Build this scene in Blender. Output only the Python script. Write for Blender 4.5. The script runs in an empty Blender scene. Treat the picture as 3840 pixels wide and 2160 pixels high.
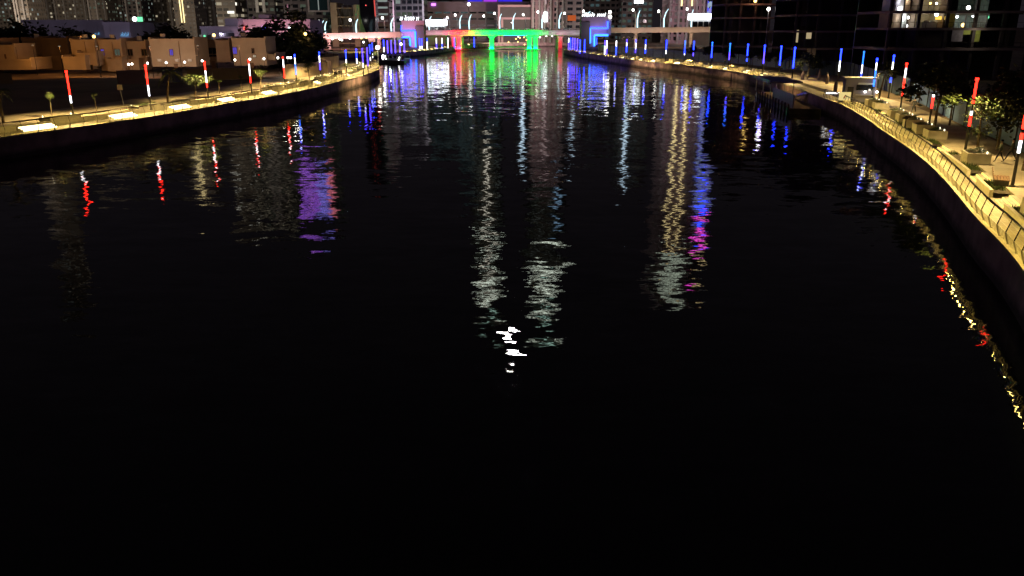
import bpy, math, random
from mathutils import Vector, Matrix
from mathutils.geometry import tessellate_polygon
rnd = random.Random(7)
S = bpy.context.scene
R = math.radians

# ------------------------------------------------------------------ camera, sky, exposure
PITCH = R(17.81); EYE = 13.2; FPX = 3050.0          # focal length in pixels of the 3840 px wide photo
cd = bpy.data.cameras.new('camera'); cam = bpy.data.objects.new('camera', cd)
S.collection.objects.link(cam); S.camera = cam
cam.location = (0, 0, EYE); cam.rotation_euler = (R(90) - PITCH, 0, 0)
cd.sensor_width = 36; cd.lens = 36 * FPX / 3840; cd.clip_start = .5; cd.clip_end = 9000
W = bpy.data.worlds.new('World'); S.world = W; W.use_nodes = True
wn = W.node_tree.nodes; wl = W.node_tree.links
sky = wn.new('ShaderNodeTexSky'); sky.sky_type = 'NISHITA'; sky.sun_disc = False
sky.sun_elevation = R(-5.5); sky.sun_rotation = R(200)
bg = wn['Background']; wl.new(sky.outputs[0], bg.inputs[0]); bg.inputs[1].default_value = .05
bg2 = wn.new('ShaderNodeBackground'); bg2.inputs[0].default_value = (.95,.78,1,1); bg2.inputs[1].default_value = .0125   # glow of the city on the night sky
ad = wn.new('ShaderNodeAddShader'); wl.new(bg.outputs[0], ad.inputs[0]); wl.new(bg2.outputs[0], ad.inputs[1]); wl.new(ad.outputs[0], wn['World Output'].inputs[0])
S.view_settings.view_transform = 'Standard'; S.view_settings.look = 'None'
S.view_settings.exposure = 0; S.view_settings.gamma = 1; S.view_settings.use_curve_mapping = False
S.render.engine = 'CYCLES'
S.cycles.use_denoising = True
S.cycles.max_bounces = 4; S.cycles.diffuse_bounces = 2; S.cycles.glossy_bounces = 3
S.cycles.sample_clamp_indirect = 6; S.cycles.use_light_tree = True
S.cycles.caustics_reflective = False; S.cycles.caustics_refractive = False

# ------------------------------------------------------------------ helpers
def _ray(px, py):
    u = (px - 1920) / FPX; v = (1080 - py) / FPX
    return Vector((u, math.cos(PITCH) + v * math.sin(PITCH), -math.sin(PITCH) + v * math.cos(PITCH)))
def on(px, py, z=2.2):                               # point of the level z that stands at this place in the photo
    d = _ray(px, py); t = (z - EYE) / d.z; return Vector((d.x * t, d.y * t, z))
def at(px, py, Y):                                   # point at the distance Y
    d = _ray(px, py); t = Y / d.y; return Vector((d.x * t, Y, EYE + d.z * t))

_m = {}
def mat(name, col, rough=.8, var=.25, scale=1.5, metal=0, bump=0):
    if name in _m: return _m[name]
    m = bpy.data.materials.new(name); m.use_nodes = True; n = m.node_tree.nodes; l = m.node_tree.links
    b = n['Principled BSDF']; b.inputs['Roughness'].default_value = rough; b.inputs['Metallic'].default_value = metal
    tc = n.new('ShaderNodeTexCoord'); ns = n.new('ShaderNodeTexNoise'); ns.inputs['Scale'].default_value = scale
    ns.inputs['Detail'].default_value = 5; l.new(tc.outputs['Object'], ns.inputs['Vector'])
    r = n.new('ShaderNodeMapRange'); r.inputs[1].default_value = .3; r.inputs[2].default_value = .7
    r.inputs[3].default_value = 1 - var; r.inputs[4].default_value = 1 + var; l.new(ns.outputs[0], r.inputs[0])
    x = n.new('ShaderNodeVectorMath'); x.operation = 'SCALE'; x.inputs[0].default_value = col[:3]
    l.new(r.outputs[0], x.inputs['Scale']); l.new(x.outputs[0], b.inputs['Base Color'])
    if bump:
        bp = n.new('ShaderNodeBump'); bp.inputs['Strength'].default_value = bump; bp.inputs['Distance'].default_value = .05
        l.new(ns.outputs[0], bp.inputs['Height']); l.new(bp.outputs[0], b.inputs['Normal'])
    _m[name] = m; return m
def glow(name, col, st=1.0, sample=True):
    if name in _m: return _m[name]
    m = bpy.data.materials.new(name); m.use_nodes = True; n = m.node_tree.nodes; l = m.node_tree.links
    n.remove(n['Principled BSDF']); e = n.new('ShaderNodeEmission')
    e.inputs[0].default_value = (*col, 1); e.inputs[1].default_value = st
    l.new(e.outputs[0], n['Material Output'].inputs[0])
    m.cycles.emission_sampling = 'AUTO' if sample else 'NONE'
    _m[name] = m; return m

def tide(m):
    n = m.node_tree.nodes; l = m.node_tree.links; b = n['Principled BSDF']; src = b.inputs['Base Color'].links[0].from_socket
    g = n.new('ShaderNodeNewGeometry'); sp = n.new('ShaderNodeSeparateXYZ'); l.new(g.outputs['Position'], sp.inputs[0])
    ns = n.new('ShaderNodeTexNoise'); ns.inputs['Scale'].default_value = .8; ns.inputs['Detail'].default_value = 4; l.new(g.outputs['Position'], ns.inputs['Vector'])
    ad = n.new('ShaderNodeMath'); ad.operation = 'MULTIPLY_ADD'; ad.inputs[1].default_value = .9; l.new(ns.outputs[0], ad.inputs[0]); l.new(sp.outputs[2], ad.inputs[2])
    mr = n.new('ShaderNodeMapRange'); mr.inputs[1].default_value = .75; mr.inputs[2].default_value = 1.35; mr.inputs[3].default_value = .22; mr.inputs[4].default_value = 1; l.new(ad.outputs[0], mr.inputs[0])
    x = n.new('ShaderNodeVectorMath'); x.operation = 'SCALE'; l.new(src, x.inputs[0]); l.new(mr.outputs[0], x.inputs['Scale']); l.new(x.outputs[0], b.inputs['Base Color'])
class MB:
    def __init__(s): s.v = []; s.f = []; s.mi = []
    def add(s, vs, fs, mi=0):
        b = len(s.v); s.v += [tuple(q) for q in vs]
        s.f += [tuple(b + i for i in f) for f in fs]; s.mi += [mi] * len(fs); return s
    def box(s, x0, x1, y0, y1, z0, z1, mi=0):
        return s.add([(x0,y0,z0),(x1,y0,z0),(x1,y1,z0),(x0,y1,z0),(x0,y0,z1),(x1,y0,z1),(x1,y1,z1),(x0,y1,z1)],
            [(0,3,2,1),(4,5,6,7),(0,1,5,4),(1,2,6,5),(2,3,7,6),(3,0,4,7)], mi)
    def obox(s, c, size, rz=0, mi=0, bev=0):
        m = Matrix.Rotation(rz, 3, 'Z'); c = Vector(c); h = [q / 2 for q in size]; b = len(s.v)
        s.box(-h[0], h[0], -h[1], h[1], -h[2], h[2], mi)
        for i in range(b, len(s.v)): s.v[i] = tuple(c + m @ Vector(s.v[i]))
        return s
    def tube(s, pts, rad, n=8, mi=0, cap=True):
        pts = [Vector(p) for p in pts]; rad = rad if isinstance(rad, (list, tuple)) else [rad] * len(pts); b = len(s.v)
        for i, p in enumerate(pts):
            t = (pts[min(i+1, len(pts)-1)] - pts[max(i-1, 0)]).normalized()
            u = t.cross(Vector((0,1,0)) if abs(t.y) < .9 else Vector((1,0,0))).normalized(); w = t.cross(u)
            for k in range(n):
                a = 2 * math.pi * k / n; s.v.append(tuple(p + (u * math.cos(a) + w * math.sin(a)) * rad[i]))
        for i in range(len(pts) - 1):
            for k in range(n):
                a = b + i*n + k; c = b + i*n + (k+1) % n
                s.f.append((a, c, c + n, a + n)); s.mi.append(mi)
        if cap:
            s.f.append(tuple(b + k for k in range(n))[::-1]); s.mi.append(mi)
            e = b + (len(pts)-1)*n; s.f.append(tuple(e + k for k in range(n))); s.mi.append(mi)
        return s
    def ball(s, c, r, n=10, m=6, mi=0, sq=1):
        c = Vector(c); b = len(s.v)
        for j in range(m + 1):
            ph = math.pi * j / m
            for k in range(n):
                a = 2*math.pi*k/n; s.v.append(tuple(c + Vector((math.sin(ph)*math.cos(a)*r, math.sin(ph)*math.sin(a)*r, math.cos(ph)*r*sq))))
        for j in range(m):
            for k in range(n):
                s.f.append((b+j*n+k, b+(j+1)*n+k, b+(j+1)*n+(k+1)%n, b+j*n+(k+1)%n)); s.mi.append(mi)
        return s
    def quad(s, a, b, c, d, mi=0): return s.add([a, b, c, d], [(0,1,2,3)], mi)
    def mesh(s, name, mats, smooth=False):
        me = bpy.data.meshes.new(name); me.from_pydata(s.v, [], s.f)
        for q in (mats if isinstance(mats, (list, tuple)) else [mats]): me.materials.append(q)
        me.polygons.foreach_set('material_index', s.mi)
        if smooth: me.polygons.foreach_set('use_smooth', [True] * len(s.f))
        me.update(); return me

def link(o, parent=None):
    S.collection.objects.link(o)
    if parent is not None: o.parent = parent
    return o
def put(name, mb, mats, parent=None, kind=None, smooth=False, loc=None, label=None):
    me = mb if isinstance(mb, bpy.types.Mesh) else mb.mesh(name, mats, smooth)
    o = bpy.data.objects.new(name, me); link(o, parent)
    if loc is not None: o.location = loc
    if kind: o['kind'] = kind
    if label: o['label'] = label
    return o
def thing(name, label, cat, loc=(0,0,0), rz=0, group=None):
    o = bpy.data.objects.new(name, None); link(o); o.location = loc; o.rotation_euler = (0, 0, rz)
    o.empty_display_size = .5; o['label'] = label; o['category'] = cat
    if group: o['group'] = group
    return o
def tag(o, label, cat, group=None):
    o['label'] = label; o['category'] = cat
    if group: o['group'] = group
    return o
def dup(root, loc, rz, label, group=None, scale=1):
    kids = {}
    for c in bpy.data.objects:
        if c.parent is not None: kids.setdefault(c.parent.name, []).append(c)
    def rec(o, par):
        c = o.copy(); S.collection.objects.link(c)
        if par is not None: c.parent = par
        for k in kids.get(o.name, []): rec(k, c)
        return c
    r = rec(root, None); r.location = loc; r.rotation_euler = (0, 0, rz); r['label'] = label
    r.scale = (scale,) * 3
    if group: r['group'] = group
    return r
def lamp(kind, loc, col, power, parent=None, size=.3, size_y=None, direction=None, spot=None):
    if kind == 'POINT' and power >= 120: kind = 'SPOT'; direction = direction or aim((0,1,-.05)); spot = spot or R(158)
    ld = bpy.data.lights.new('lamp_light', kind); ld.color = col; ld.energy = power
    if kind == 'AREA':
        ld.shape = 'RECTANGLE'; ld.size = size; ld.size_y = size_y or size
    else: ld.shadow_soft_size = size
    if spot and kind == 'SPOT': ld.spot_size = spot; ld.spot_blend = .35
    o = bpy.data.objects.new('lamp_light', ld); link(o, parent); o.location = loc
    if direction is not None: o.rotation_mode = 'QUATERNION'; o.rotation_quaternion = direction
    return o
def aim(d, along=None):                              # quaternion whose -Z is d and whose X is 'along'
    z = -Vector(d).normalized()
    x = Vector(along).normalized() if along is not None else Vector((1,0,0))
    y = z.cross(x).normalized(); x = y.cross(z)
    return Matrix((x, y, z)).transposed().to_quaternion()

# ------------------------------------------------------------------ materials
M = dict(
 stone=mat('pale_stone', (.46,.41,.33), .75, .15, 2.0),
 coping=mat('coping_stone', (.52,.46,.36), .7, .12, 1.2, bump=.2),
 quay=mat('quay_concrete', (.50,.32,.36), .85, .45, .35, bump=.5),
 ground=mat('sandy_ground', (.20,.14,.09), .95, .4, .08),
 asphalt=mat('asphalt', (.05,.05,.05), .9, .2, .5),
 villa=mat('villa_plaster', (.46,.36,.26), .85, .12, .3),
 villa2=mat('villa_plaster_brown', (.30,.21,.13), .85, .15, .3),
 white=mat('white_paint', (.75,.75,.74), .6, .06, .5),
 grey=mat('grey_concrete', (.30,.29,.28), .85, .2, .3),
 conc=mat('bridge_concrete', (.42,.40,.39), .8, .12, .2),
 dark=mat('dark_metal', (.05,.045,.04), .45, .2, 3, .6),
 black=mat('black_glass', (.01,.012,.015), .12, .1, 1),
 steel=mat('brushed_steel', (.42,.42,.43), .35, .1, 4, .9),
 wood=mat('brown_wood', (.16,.09,.05), .7, .35, 5),
 bark=mat('tree_bark', (.13,.095,.06), .9, .4, 6, bump=.6),
 leaf=mat('green_leaves', (.045,.07,.015), .6, .5, 2.5),
 leafd=mat('dark_leaves', (.02,.03,.012), .7, .5, 2.5),
 palm=mat('palm_leaves', (.10,.12,.03), .55, .35, 3),
 hoard=mat('blue_hoarding', (.13,.24,.48), .55, .12, .4),
 teal=mat('teal_hoarding', (.06,.10,.13), .6, .15, .4),
 violet=mat('violet_hoarding', (.16,.10,.15), .7, .12, .4),
 navy=mat('navy_hoarding', (.03,.04,.16), .6, .12, .4),
 beige=mat('beige_boundary_wall', (.42,.33,.24), .85, .15, .4),
 ware=mat('warehouse_cladding', (.28,.25,.29), .8, .12, .15),
 pink=mat('pink_render_wall', (.55,.36,.38), .8, .1, .15),
 tower=mat('tower_concrete', (.26,.23,.20), .85, .15, .05),
 towerd=mat('dark_tower_cladding', (.10,.09,.09), .7, .2, .05),
 mauve=mat('mauve_stone_cladding', (.38,.27,.29), .8, .12, .1),
 frame=mat('unfinished_concrete', (.12,.085,.09), .9, .3, .3),
 soil=mat('planter_soil', (.06,.045,.03), .95, .4, 4),
 skin=mat('person_skin', (.35,.2,.13), .6, .05, 3),
 cloth1=mat('dark_clothes', (.03,.03,.035), .9, .2, 5),
 cloth2=mat('green_grey_clothes', (.05,.06,.045), .9, .2, 5),
 cloth3=mat('pale_trousers', (.2,.19,.17), .9, .2, 5),
 red=mat('red_paint', (.5,.04,.03), .5, .1, 2),
)
G = dict(
 white=glow('white_tube_light', (.95,.95,1.0), 4.5),
 red=glow('red_tube_light', (1,.016,.008), 8),
 blue=glow('blue_tube_light', (.010,.024,1), 13),
 violet=glow('violet_tube_light', (.07,.04,1), 6),
 cyan=glow('sky_blue_tube_light', (.02,.14,1), 4.5),
 pink=glow('magenta_tube_light', (1,.08,.75), 3.5, False),
 step=glow('warm_step_light', (1,.80,.36), 7.0),
 steps=glow('warm_slit_light', (1,.66,.14), 2.6),
 spot=glow('small_warm_spot', (1,.9,.6), 4, False),
 lampw=glow('white_lamp_head', (1,.97,.9), 9, False),
 lampo=glow('sodium_lamp_head', (1,.62,.16), 6, False),
 sign=glow('white_sign_light', (.9,.97,1), 5, False),
 signg=glow('green_sign_light', (.2,1,.5), 1.2, False),
 signb=glow('blue_sign_light', (.2,.55,1), 1.0, False),
 signr=glow('red_sign_light', (1,.12,.1), 2, False),
 w1=glow('window_light_warm', (1,.86,.6), .38, False),
 w2=glow('window_light_cool', (.8,.95,.9), .26, False),
 w3=glow('window_light_bright', (1,.98,.85), 1.6, False),
 w4=glow('window_light_dim', (.8,.66,.5), .06, False),
 w5=glow('window_light_greenish', (.65,.8,.6), .09, False),
 wm=glow('mauve_window_and_facade_glow', (.60,.45,.46), .17, False),
 gold=glow('gold_line_light', (1,.78,.36), 2.2, False),
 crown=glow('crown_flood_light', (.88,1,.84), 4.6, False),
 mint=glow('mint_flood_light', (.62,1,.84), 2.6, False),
 purple=glow('purple_led_facade', (.50,.16,1), 3.4, False),
 indigo=glow('indigo_led_facade', (.28,.22,1), 2.4, False),
 salmon=glow('salmon_led_facade', (1,.25,.34), 1.8, False),
 moonm=glow('moon_surface_light', (1,.98,.92), 260, False),
)

tide(M['quay'])
# ------------------------------------------------------------------ canal edges (world metres)
def smooth(P, step=2.0):
    P = [Vector((x, y, 0)) for x, y in P]; out = []
    for i in range(len(P) - 1):
        p0 = P[max(i-1, 0)]; p1 = P[i]; p2 = P[i+1]; p3 = P[min(i+2, len(P)-1)]
        n = max(1, int((p2 - p1).length / step))
        for k in range(n):
            t = k / n
            out.append(.5 * ((2*p1) + (p2-p0)*t + (2*p0-5*p1+4*p2-p3)*t*t + (3*p1-p0-3*p2+p3)*t**3))
    out.append(P[-1]); return out
class Edge:
    def __init__(s, P, side):                        # side: +1 inland is +x, -1 inland is -x
        s.p = smooth(P); s.side = side; s.L = [0]
        for a, b in zip(s.p, s.p[1:]): s.L.append(s.L[-1] + (b - a).length)
        s.n = []
        for i in range(len(s.p)):
            t = (s.p[min(i+2, len(s.p)-1)] - s.p[max(i-2, 0)]).normalized()
            s.n.append(Vector((t.y, -t.x, 0)) * side)
    def fr(s, d):
        d = min(max(d, 0), s.L[-1] - 1e-3); lo = 0; hi = len(s.L) - 1
        while hi - lo > 1:
            m = (lo + hi) // 2
            if s.L[m] <= d: lo = m
            else: hi = m
        t = (d - s.L[lo]) / (s.L[hi] - s.L[lo])
        return s.p[lo].lerp(s.p[hi], t), s.n[lo].lerp(s.n[hi], t).normalized()
    def w(s, d, off, z=0):
        p, n = s.fr(d); q = p + n * off; return Vector((q.x, q.y, z))
    def rot(s, d):                                   # heading so that local +X runs along the edge, +Y inland or canal
        p, n = s.fr(d); t = Vector((-n.y, n.x, 0)) * s.side
        return math.atan2(t.y, t.x)
    def near(s, q, lo=0, hi=1e9):
        best = min((i for i in range(len(s.p)) if lo <= s.L[i] <= hi), key=lambda i: (s.p[i].x - q.x)**2 + (s.p[i].y - q.y)**2)
        return s.L[best]
    def ribbon(s, o0, z0, o1, z1, d0=0, d1=None, uvm=None):
        mb = MB(); idx = [i for i in range(len(s.p)) if s.L[i] >= d0 and (d1 is None or s.L[i] <= d1)]
        vs = []
        for i in idx:
            a = s.p[i] + s.n[i]*o0; b = s.p[i] + s.n[i]*o1
            vs += [(a.x, a.y, z0), (b.x, b.y, z1)]
        fs = [(2*k, 2*k+1, 2*k+3, 2*k+2) for k in range(len(idx)-1)]
        if s.side > 0: fs = [f[::-1] for f in fs]
        return mb.add(vs, fs)
LE = Edge([(-92,-10),(-78,25),(-66,50),(-53,84.8),(-49.3,94.5),(-45.7,107),(-42,125),(-38.6,143),(-36.8,160),(-36,179),
           (-35.2,199),(-35.4,218),(-37.5,238),(-43,260),(-55,276),(-75,290),(-90,310),(-92,335),(-80,357),(-62,371),
           (-50,381),(-43.5,400),(-38,430),(-34,470),(-30,505),(-24,545),(-8,580),(14,600)], -1)
RE = Edge([(9,0),(14.5,14),(24.1,36.7),(27.9,47.8),(31.9,59),(35.3,69.5),(38.2,80),(41.3,92.4),(43.4,100),(48.1,120.3),
           (50,134),(53,155),(55.3,175.4),(57,195),(57,215),(54.5,236),(51.9,253.8),(45.8,275),(39.8,305),(32.9,353),
           (27,404),(26.5,435),(29,470),(35,520),(47,615)], 1)
WK = {-1: (.5, 4.0, 16), 1: (.34, 3.2, 8.6)}        # coping | walkway | upper deck widths
ZU = 2.65

# ------------------------------------------------------------------ water
wm = bpy.data.materials.new('canal_water'); wm.use_nodes = True
n = wm.node_tree.nodes; l = wm.node_tree.links; pb = n['Principled BSDF']
pb.inputs['Base Color'].default_value = (.0012,.0018,.0022,1); pb.inputs['Roughness'].default_value = .018
pb.inputs['IOR'].default_value = 1.333
geo = n.new('ShaderNodeNewGeometry')
def wave(scale, amp, sx=1.0, sy=1.0, rot=0.0, detail=1.5):
    mp = n.new('ShaderNodeMapping'); mp.inputs['Scale'].default_value = (scale*sx, scale*sy, scale)
    mp.inputs['Rotation'].default_value = (0,0,R(rot)); l.new(geo.outputs['Position'], mp.inputs[0])
    t = n.new('ShaderNodeTexNoise'); t.inputs['Scale'].default_value = 1; t.inputs['Detail'].default_value = detail
    t.inputs['Roughness'].default_value = .5
    l.new(mp.outputs[0], t.inputs['Vector'])
    s1 = n.new('ShaderNodeVectorMath'); s1.operation = 'SUBTRACT'; s1.inputs[1].default_value = (.5,.5,.5)
    l.new(t.outputs['Color'], s1.inputs[0])
    s2 = n.new('ShaderNodeVectorMath'); s2.operation = 'SCALE'; s2.inputs['Scale'].default_value = amp
    l.new(s1.outputs[0], s2.inputs[0]); return s2
wa = wave(.34, .085, .7, 1.5, 6); wb = wave(1.3, .075, .55, 1.5, -9); wc = wave(4.2, .032, .7, 1.3, 14, 1)
a1 = n.new('ShaderNodeVectorMath'); a1.operation = 'ADD'; l.new(wb.outputs[0], a1.inputs[0]); l.new(wc.outputs[0], a1.inputs[1])
sy_ = n.new('ShaderNodeSeparateXYZ'); l.new(geo.outputs['Position'], sy_.inputs[0])      # the breeze picks up towards the bridge
br_ = n.new('ShaderNodeMapRange'); br_.inputs[1].default_value = 110; br_.inputs[2].default_value = 300; br_.inputs[3].default_value = 1; br_.inputs[4].default_value = 1.45
l.new(sy_.outputs[1], br_.inputs[0]); fz = n.new('ShaderNodeVectorMath'); fz.operation = 'SCALE'; l.new(a1.outputs[0], fz.inputs[0]); l.new(br_.outputs[0], fz.inputs['Scale'])
a2 = n.new('ShaderNodeVectorMath'); a2.operation = 'ADD'; l.new(fz.outputs[0], a2.inputs[0]); l.new(wa.outputs[0], a2.inputs[1])
pt = n.new('ShaderNodeTexNoise'); pt.inputs['Scale'].default_value = .035; pt.inputs['Detail'].default_value = 2
l.new(geo.outputs['Position'], pt.inputs['Vector'])
pr = n.new('ShaderNodeMapRange'); pr.inputs[1].default_value = .35; pr.inputs[2].default_value = .65
pr.inputs[3].default_value = .7; pr.inputs[4].default_value = 1.15; l.new(pt.outputs[0], pr.inputs[0])
a3 = n.new('ShaderNodeVectorMath'); a3.operation = 'SCALE'; l.new(a2.outputs[0], a3.inputs[0])
l.new(pr.outputs[0], a3.inputs['Scale'])
a4 = n.new('ShaderNodeVectorMath'); a4.operation = 'MULTIPLY'; a4.inputs[1].default_value = (1,1,0); l.new(a3.outputs[0], a4.inputs[0])
a5 = n.new('ShaderNodeVectorMath'); a5.operation = 'ADD'; a5.inputs[1].default_value = (0,0,1); l.new(a4.outputs[0], a5.inputs[0])
a6 = n.new('ShaderNodeVectorMath'); a6.operation = 'NORMALIZE'; l.new(a5.outputs[0], a6.inputs[0])
l.new(a6.outputs[0], pb.inputs['Normal'])
put('canal_water', MB().quad((-160,-60,0),(160,-60,0),(160,640,0),(-160,640,0)), wm, kind='structure')

# ------------------------------------------------------------------ land, quay walls, promenades
def land(E, W_, name):
    pts = [(p + nn * (W_ - .3)) for p, nn in zip(E.p, E.n)][::2]
    sgn = E.side
    poly = [Vector((p.x, p.y, 0)) for p in pts]
    poly += [Vector((poly[-1].x, 2600, 0)), Vector((sgn*2200, 2600, 0)), Vector((sgn*2200, poly[0].y, 0))]
    tris = tessellate_polygon([poly]); mb = MB()
    mb.add([(p.x, p.y, ZU - .05) for p in poly], [t[::-1] if (poly[t[1]]-poly[t[0]]).cross(poly[t[2]]-poly[t[0]]).z < 0 else t for t in tris])
    put(name, mb, M['ground'], kind='structure')
land(LE, WK[-1][2], 'ground'); land(RE, WK[1][2], 'ground')
put('ground', MB().quad((-30,596,ZU-.056),(60,596,ZU-.056),(60,2600,ZU-.056),(-30,2600,ZU-.056)), M['ground'], kind='structure')
put('quay_wall', MB().box(-30, 60, 596, 597, -1, ZU), M['quay'], kind='structure')
def tiled(name, col, sx, sy):
    m = bpy.data.materials.new(name); m.use_nodes = True; n = m.node_tree.nodes; l = m.node_tree.links; b = n['Principled BSDF']
    b.inputs['Roughness'].default_value = .6
    g = n.new('ShaderNodeNewGeometry'); br = n.new('ShaderNodeTexBrick'); br.inputs['Scale'].default_value = 1
    br.inputs['Brick Width'].default_value = sx; br.inputs['Row Height'].default_value = sy; br.inputs['Mortar Size'].default_value = .012
    br.inputs['Color1'].default_value = (*col,1); br.inputs['Color2'].default_value = (*[c*.86 for c in col],1)
    br.inputs['Mortar'].default_value = (*[c*.5 for c in col],1); l.new(g.outputs['Position'], br.inputs['Vector'])
    ns = n.new('ShaderNodeTexNoise'); ns.inputs['Scale'].default_value = .35; ns.inputs['Detail'].default_value = 6
    l.new(g.outputs['Position'], ns.inputs['Vector'])
    mr = n.new('ShaderNodeMapRange'); mr.inputs[1].default_value = .3; mr.inputs[2].default_value = .7; mr.inputs[3].default_value = .65; mr.inputs[4].default_value = 1.15
    l.new(ns.outputs[0], mr.inputs[0]); x = n.new('ShaderNodeVectorMath'); x.operation = 'SCALE'
    l.new(br.outputs[0], x.inputs[0]); l.new(mr.outputs[0], x.inputs['Scale']); l.new(x.outputs[0], b.inputs['Base Color'])
    return m
M['pave'] = tiled('promenade_paving', (.46,.38,.28), .9, .6)
M['walk'] = tiled('walkway_paving', (.44,.38,.29), .6, .6)
for E in (LE, RE):
    c, k, w_ = WK[E.side]
    put('quay_wall', E.ribbon(0, 2.3, 0, -1.5), M['quay'], kind='structure')
    put('walkway', E.ribbon(c, 2.2, k, 2.2), M['walk'], kind='structure')
    put('promenade', E.ribbon(k, ZU, w_, ZU), M['pave'], kind='structure')
    put('promenade_step', E.ribbon(k, 2.2, k, ZU), M['stone'], kind='structure')
    # coping: stone blocks, each a piece with a joint; the near ones singly, the rest joined
    blocks = []
    d = 0.0
    while d < E.L[-1] - 2.4: blocks.append(d); d += 2.2
    def block_mesh(d):
        mb = MB(); q = []
        for dd in (d + .02, d + 2.18):
            for off, z in ((-.06, 2.16), (-.06, 2.34), (c, 2.34), (c, 2.16)): v = E.w(dd, off, z); q.append(v)
        return mb.add(q, [(0,1,5,4),(1,2,6,5),(2,3,7,6),(0,4,7,3),(0,3,2,1),(4,5,6,7)])
    cop = put('coping', E.ribbon(-.02, 2.302, c - .02, 2.302), M['coping'], kind='structure')
    lo, hi = (0, 9999)
    far = MB(); cnt = 0
    for d in blocks:
        y = E.w(d, 0).y
        if 30 < y < (190 if E.side > 0 else 240) and cnt < 110:
            put('coping_block', block_mesh(d), M['coping'], cop); cnt += 1
        else:
            b = block_mesh(d); far.add(b.v, b.f)
    put('coping_blocks_far', far, M['coping'], cop, kind='stuff')

# ------------------------------------------------------------------ railings
WARM = (1, .71, .16)
def railing(E, d0, d1, label, pitch, singly, lights=True, power=15, ilen=11, seg=12):
    o = thing('canal_railing', label, 'railing', E.w(d0, .28, 2.34)); base = Vector(o.location)
    off = .20
    def post_mesh():
        mb = MB()
        mb.tube([(0, 0, 0), (0, -.20, .62)], .05, 4, 1); mb.tube([(0, -.20, .62), (0, .0, 1.36)], .03, 4, 0)
        return mb.box(-.07, .07, -.06, .06, 0, .02).mesh('railing_post', [M['dark'], M['stone']])
    pm = post_mesh(); d = d0; stuff = MB()
    while d <= d1:
        p, nn = E.fr(d); q = E.w(d, off, 2.34) - base
        yaw = math.atan2(nn.y, nn.x) - math.pi/2
        if singly:
            r = put('post', pm, None, o, loc=q); r.rotation_euler = (0, 0, yaw)
        else:
            m3 = Matrix.Rotation(yaw, 3, 'Z')
            stuff.add([q + m3 @ Vector(v.co) for v in pm.vertices], [tuple(f.vertices) for f in pm.polygons])
        d += pitch
    if not singly: put('posts', stuff, M['dark'], o, kind='stuff')
    ds = []; d = d0
    while d <= d1: ds.append(d); d += pitch
    put('top_rail', MB().tube([E.w(d, off, 2.34 + 1.36) - base for d in ds], .04, 6), M['dark'], o)
    for z, of in ((1.12, -.07), (.87, -.135), (.62, -.20)):
        put('wire_rail', MB().tube([E.w(d, off + of, 2.34 + z) - base for d in ds], .012, 3), M['steel'], o)
    # low upright flat bars that fill the lower half of the railing
    bars = MB(); d = d0; bp = .34
    while d <= d1:
        a = E.w(d, off - .01, 2.36) - base; b = E.w(d, off - .19, 2.34 + .60) - base
        bars.tube([a, b], .016, 3, cap=False); d += bp
    put('lower_bars', bars, M['stone'], o, kind='stuff')
    # the warm light strip under the top rail
    d = d0 + 1
    while lights and d < d1 - ilen:
        a = E.w(d, off + .065, 3.655); b = E.w(d + ilen, off + .065, 3.655); _, nn = E.fr(d + ilen/2)
        t = (b - a); mid = (a + b) / 2
        lamp('AREA', mid - base, WARM, power * 1.45 * ilen, o, t.length * .98, .03, aim(nn * .35 - Vector((0,0,1)), t))
        for s_, z_, h_ in ((.015, 3.67, .125),):
            mb = MB(); vs = []; k = 6
            for j in range(k+1):
                dd = d + ilen*j/k; q = E.w(dd, off + s_, z_ + .03) - base; vs += [q, q - Vector((0,0,h_))]
            mb.add(vs, [(2*j,2*j+1,2*j+3,2*j+2) for j in range(k)]); put('light_shield', mb, M['stone'], o)  # plate added to keep the strip's glare off the water
        d += seg
    return o
rN = RE.near(Vector((24, 20, 0))); rM = RE.near(Vector((50, 134, 0))); rD = RE.near(Vector((56, 183, 0))); rF = RE.near(Vector((27, 440, 0)))
railing(RE, RE.near(Vector((13,10,0))), rM, 'near railing of bent dark posts along the right canal edge, in front of the planters', 1.95, True, power=16, ilen=5.4, seg=6)
railing(RE, rD, rF, 'far railing along the curving right promenade, from the landing stage to the bridge', 2.5, False, power=30, ilen=7.4, seg=16)
lN = LE.near(Vector((-64, 55, 0))); lT = LE.near(Vector((-43, 260, 0))); lF = LE.near(Vector((-70, 365, 0))); lE_ = LE.near(Vector((-34, 470, 0)))
railing(LE, lN, lT, 'railing along the left promenade from the photo edge to the floodlit tip', 2.0, True, power=15, ilen=5.4, seg=8)
railing(LE, lF, lE_, 'distant railing on the left bank between the boats and the bridge', 3, False, power=26, ilen=12, seg=27)

# ------------------------------------------------------------------ lit steps
def lit_steps(E, d, label, w=4.0, bright=True, side_s=None):
    k = WK[E.side][1] if side_s is None else side_s
    p, nn = E.fr(d); o = thing('lit_steps', label, 'steps', E.w(d, k, 2.2), math.atan2(nn.y, nn.x) - math.pi/2, 'lit steps between the planters')
    for i in range(3):
        z = .15 * (i + 1); y0 = -.36 * (3 - i) + .02
        put('step', MB().box(-w/2, w/2, y0, .0 if i < 2 else .02, z - .15 + .001, z), M['stone'], o)
        if bright: put('light_strip', MB().box(-w/2, w/2, y0 - .012, y0, z - .148, z - .012), G['step'], o)
        else: put('light_strip', MB().box(-w/2 + .05, w/2 - .05, y0 - .03, y0, z - .13, z - .02), G['steps'], o)
    return o
def posn(i): return ('first','second','third','fourth','fifth','sixth','seventh','eighth','ninth','tenth','eleventh','twelfth',
    'thirteenth','fourteenth','fifteenth','sixteenth','seventeenth','eighteenth','nineteenth','twentieth')[i]
Lst = []
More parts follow.
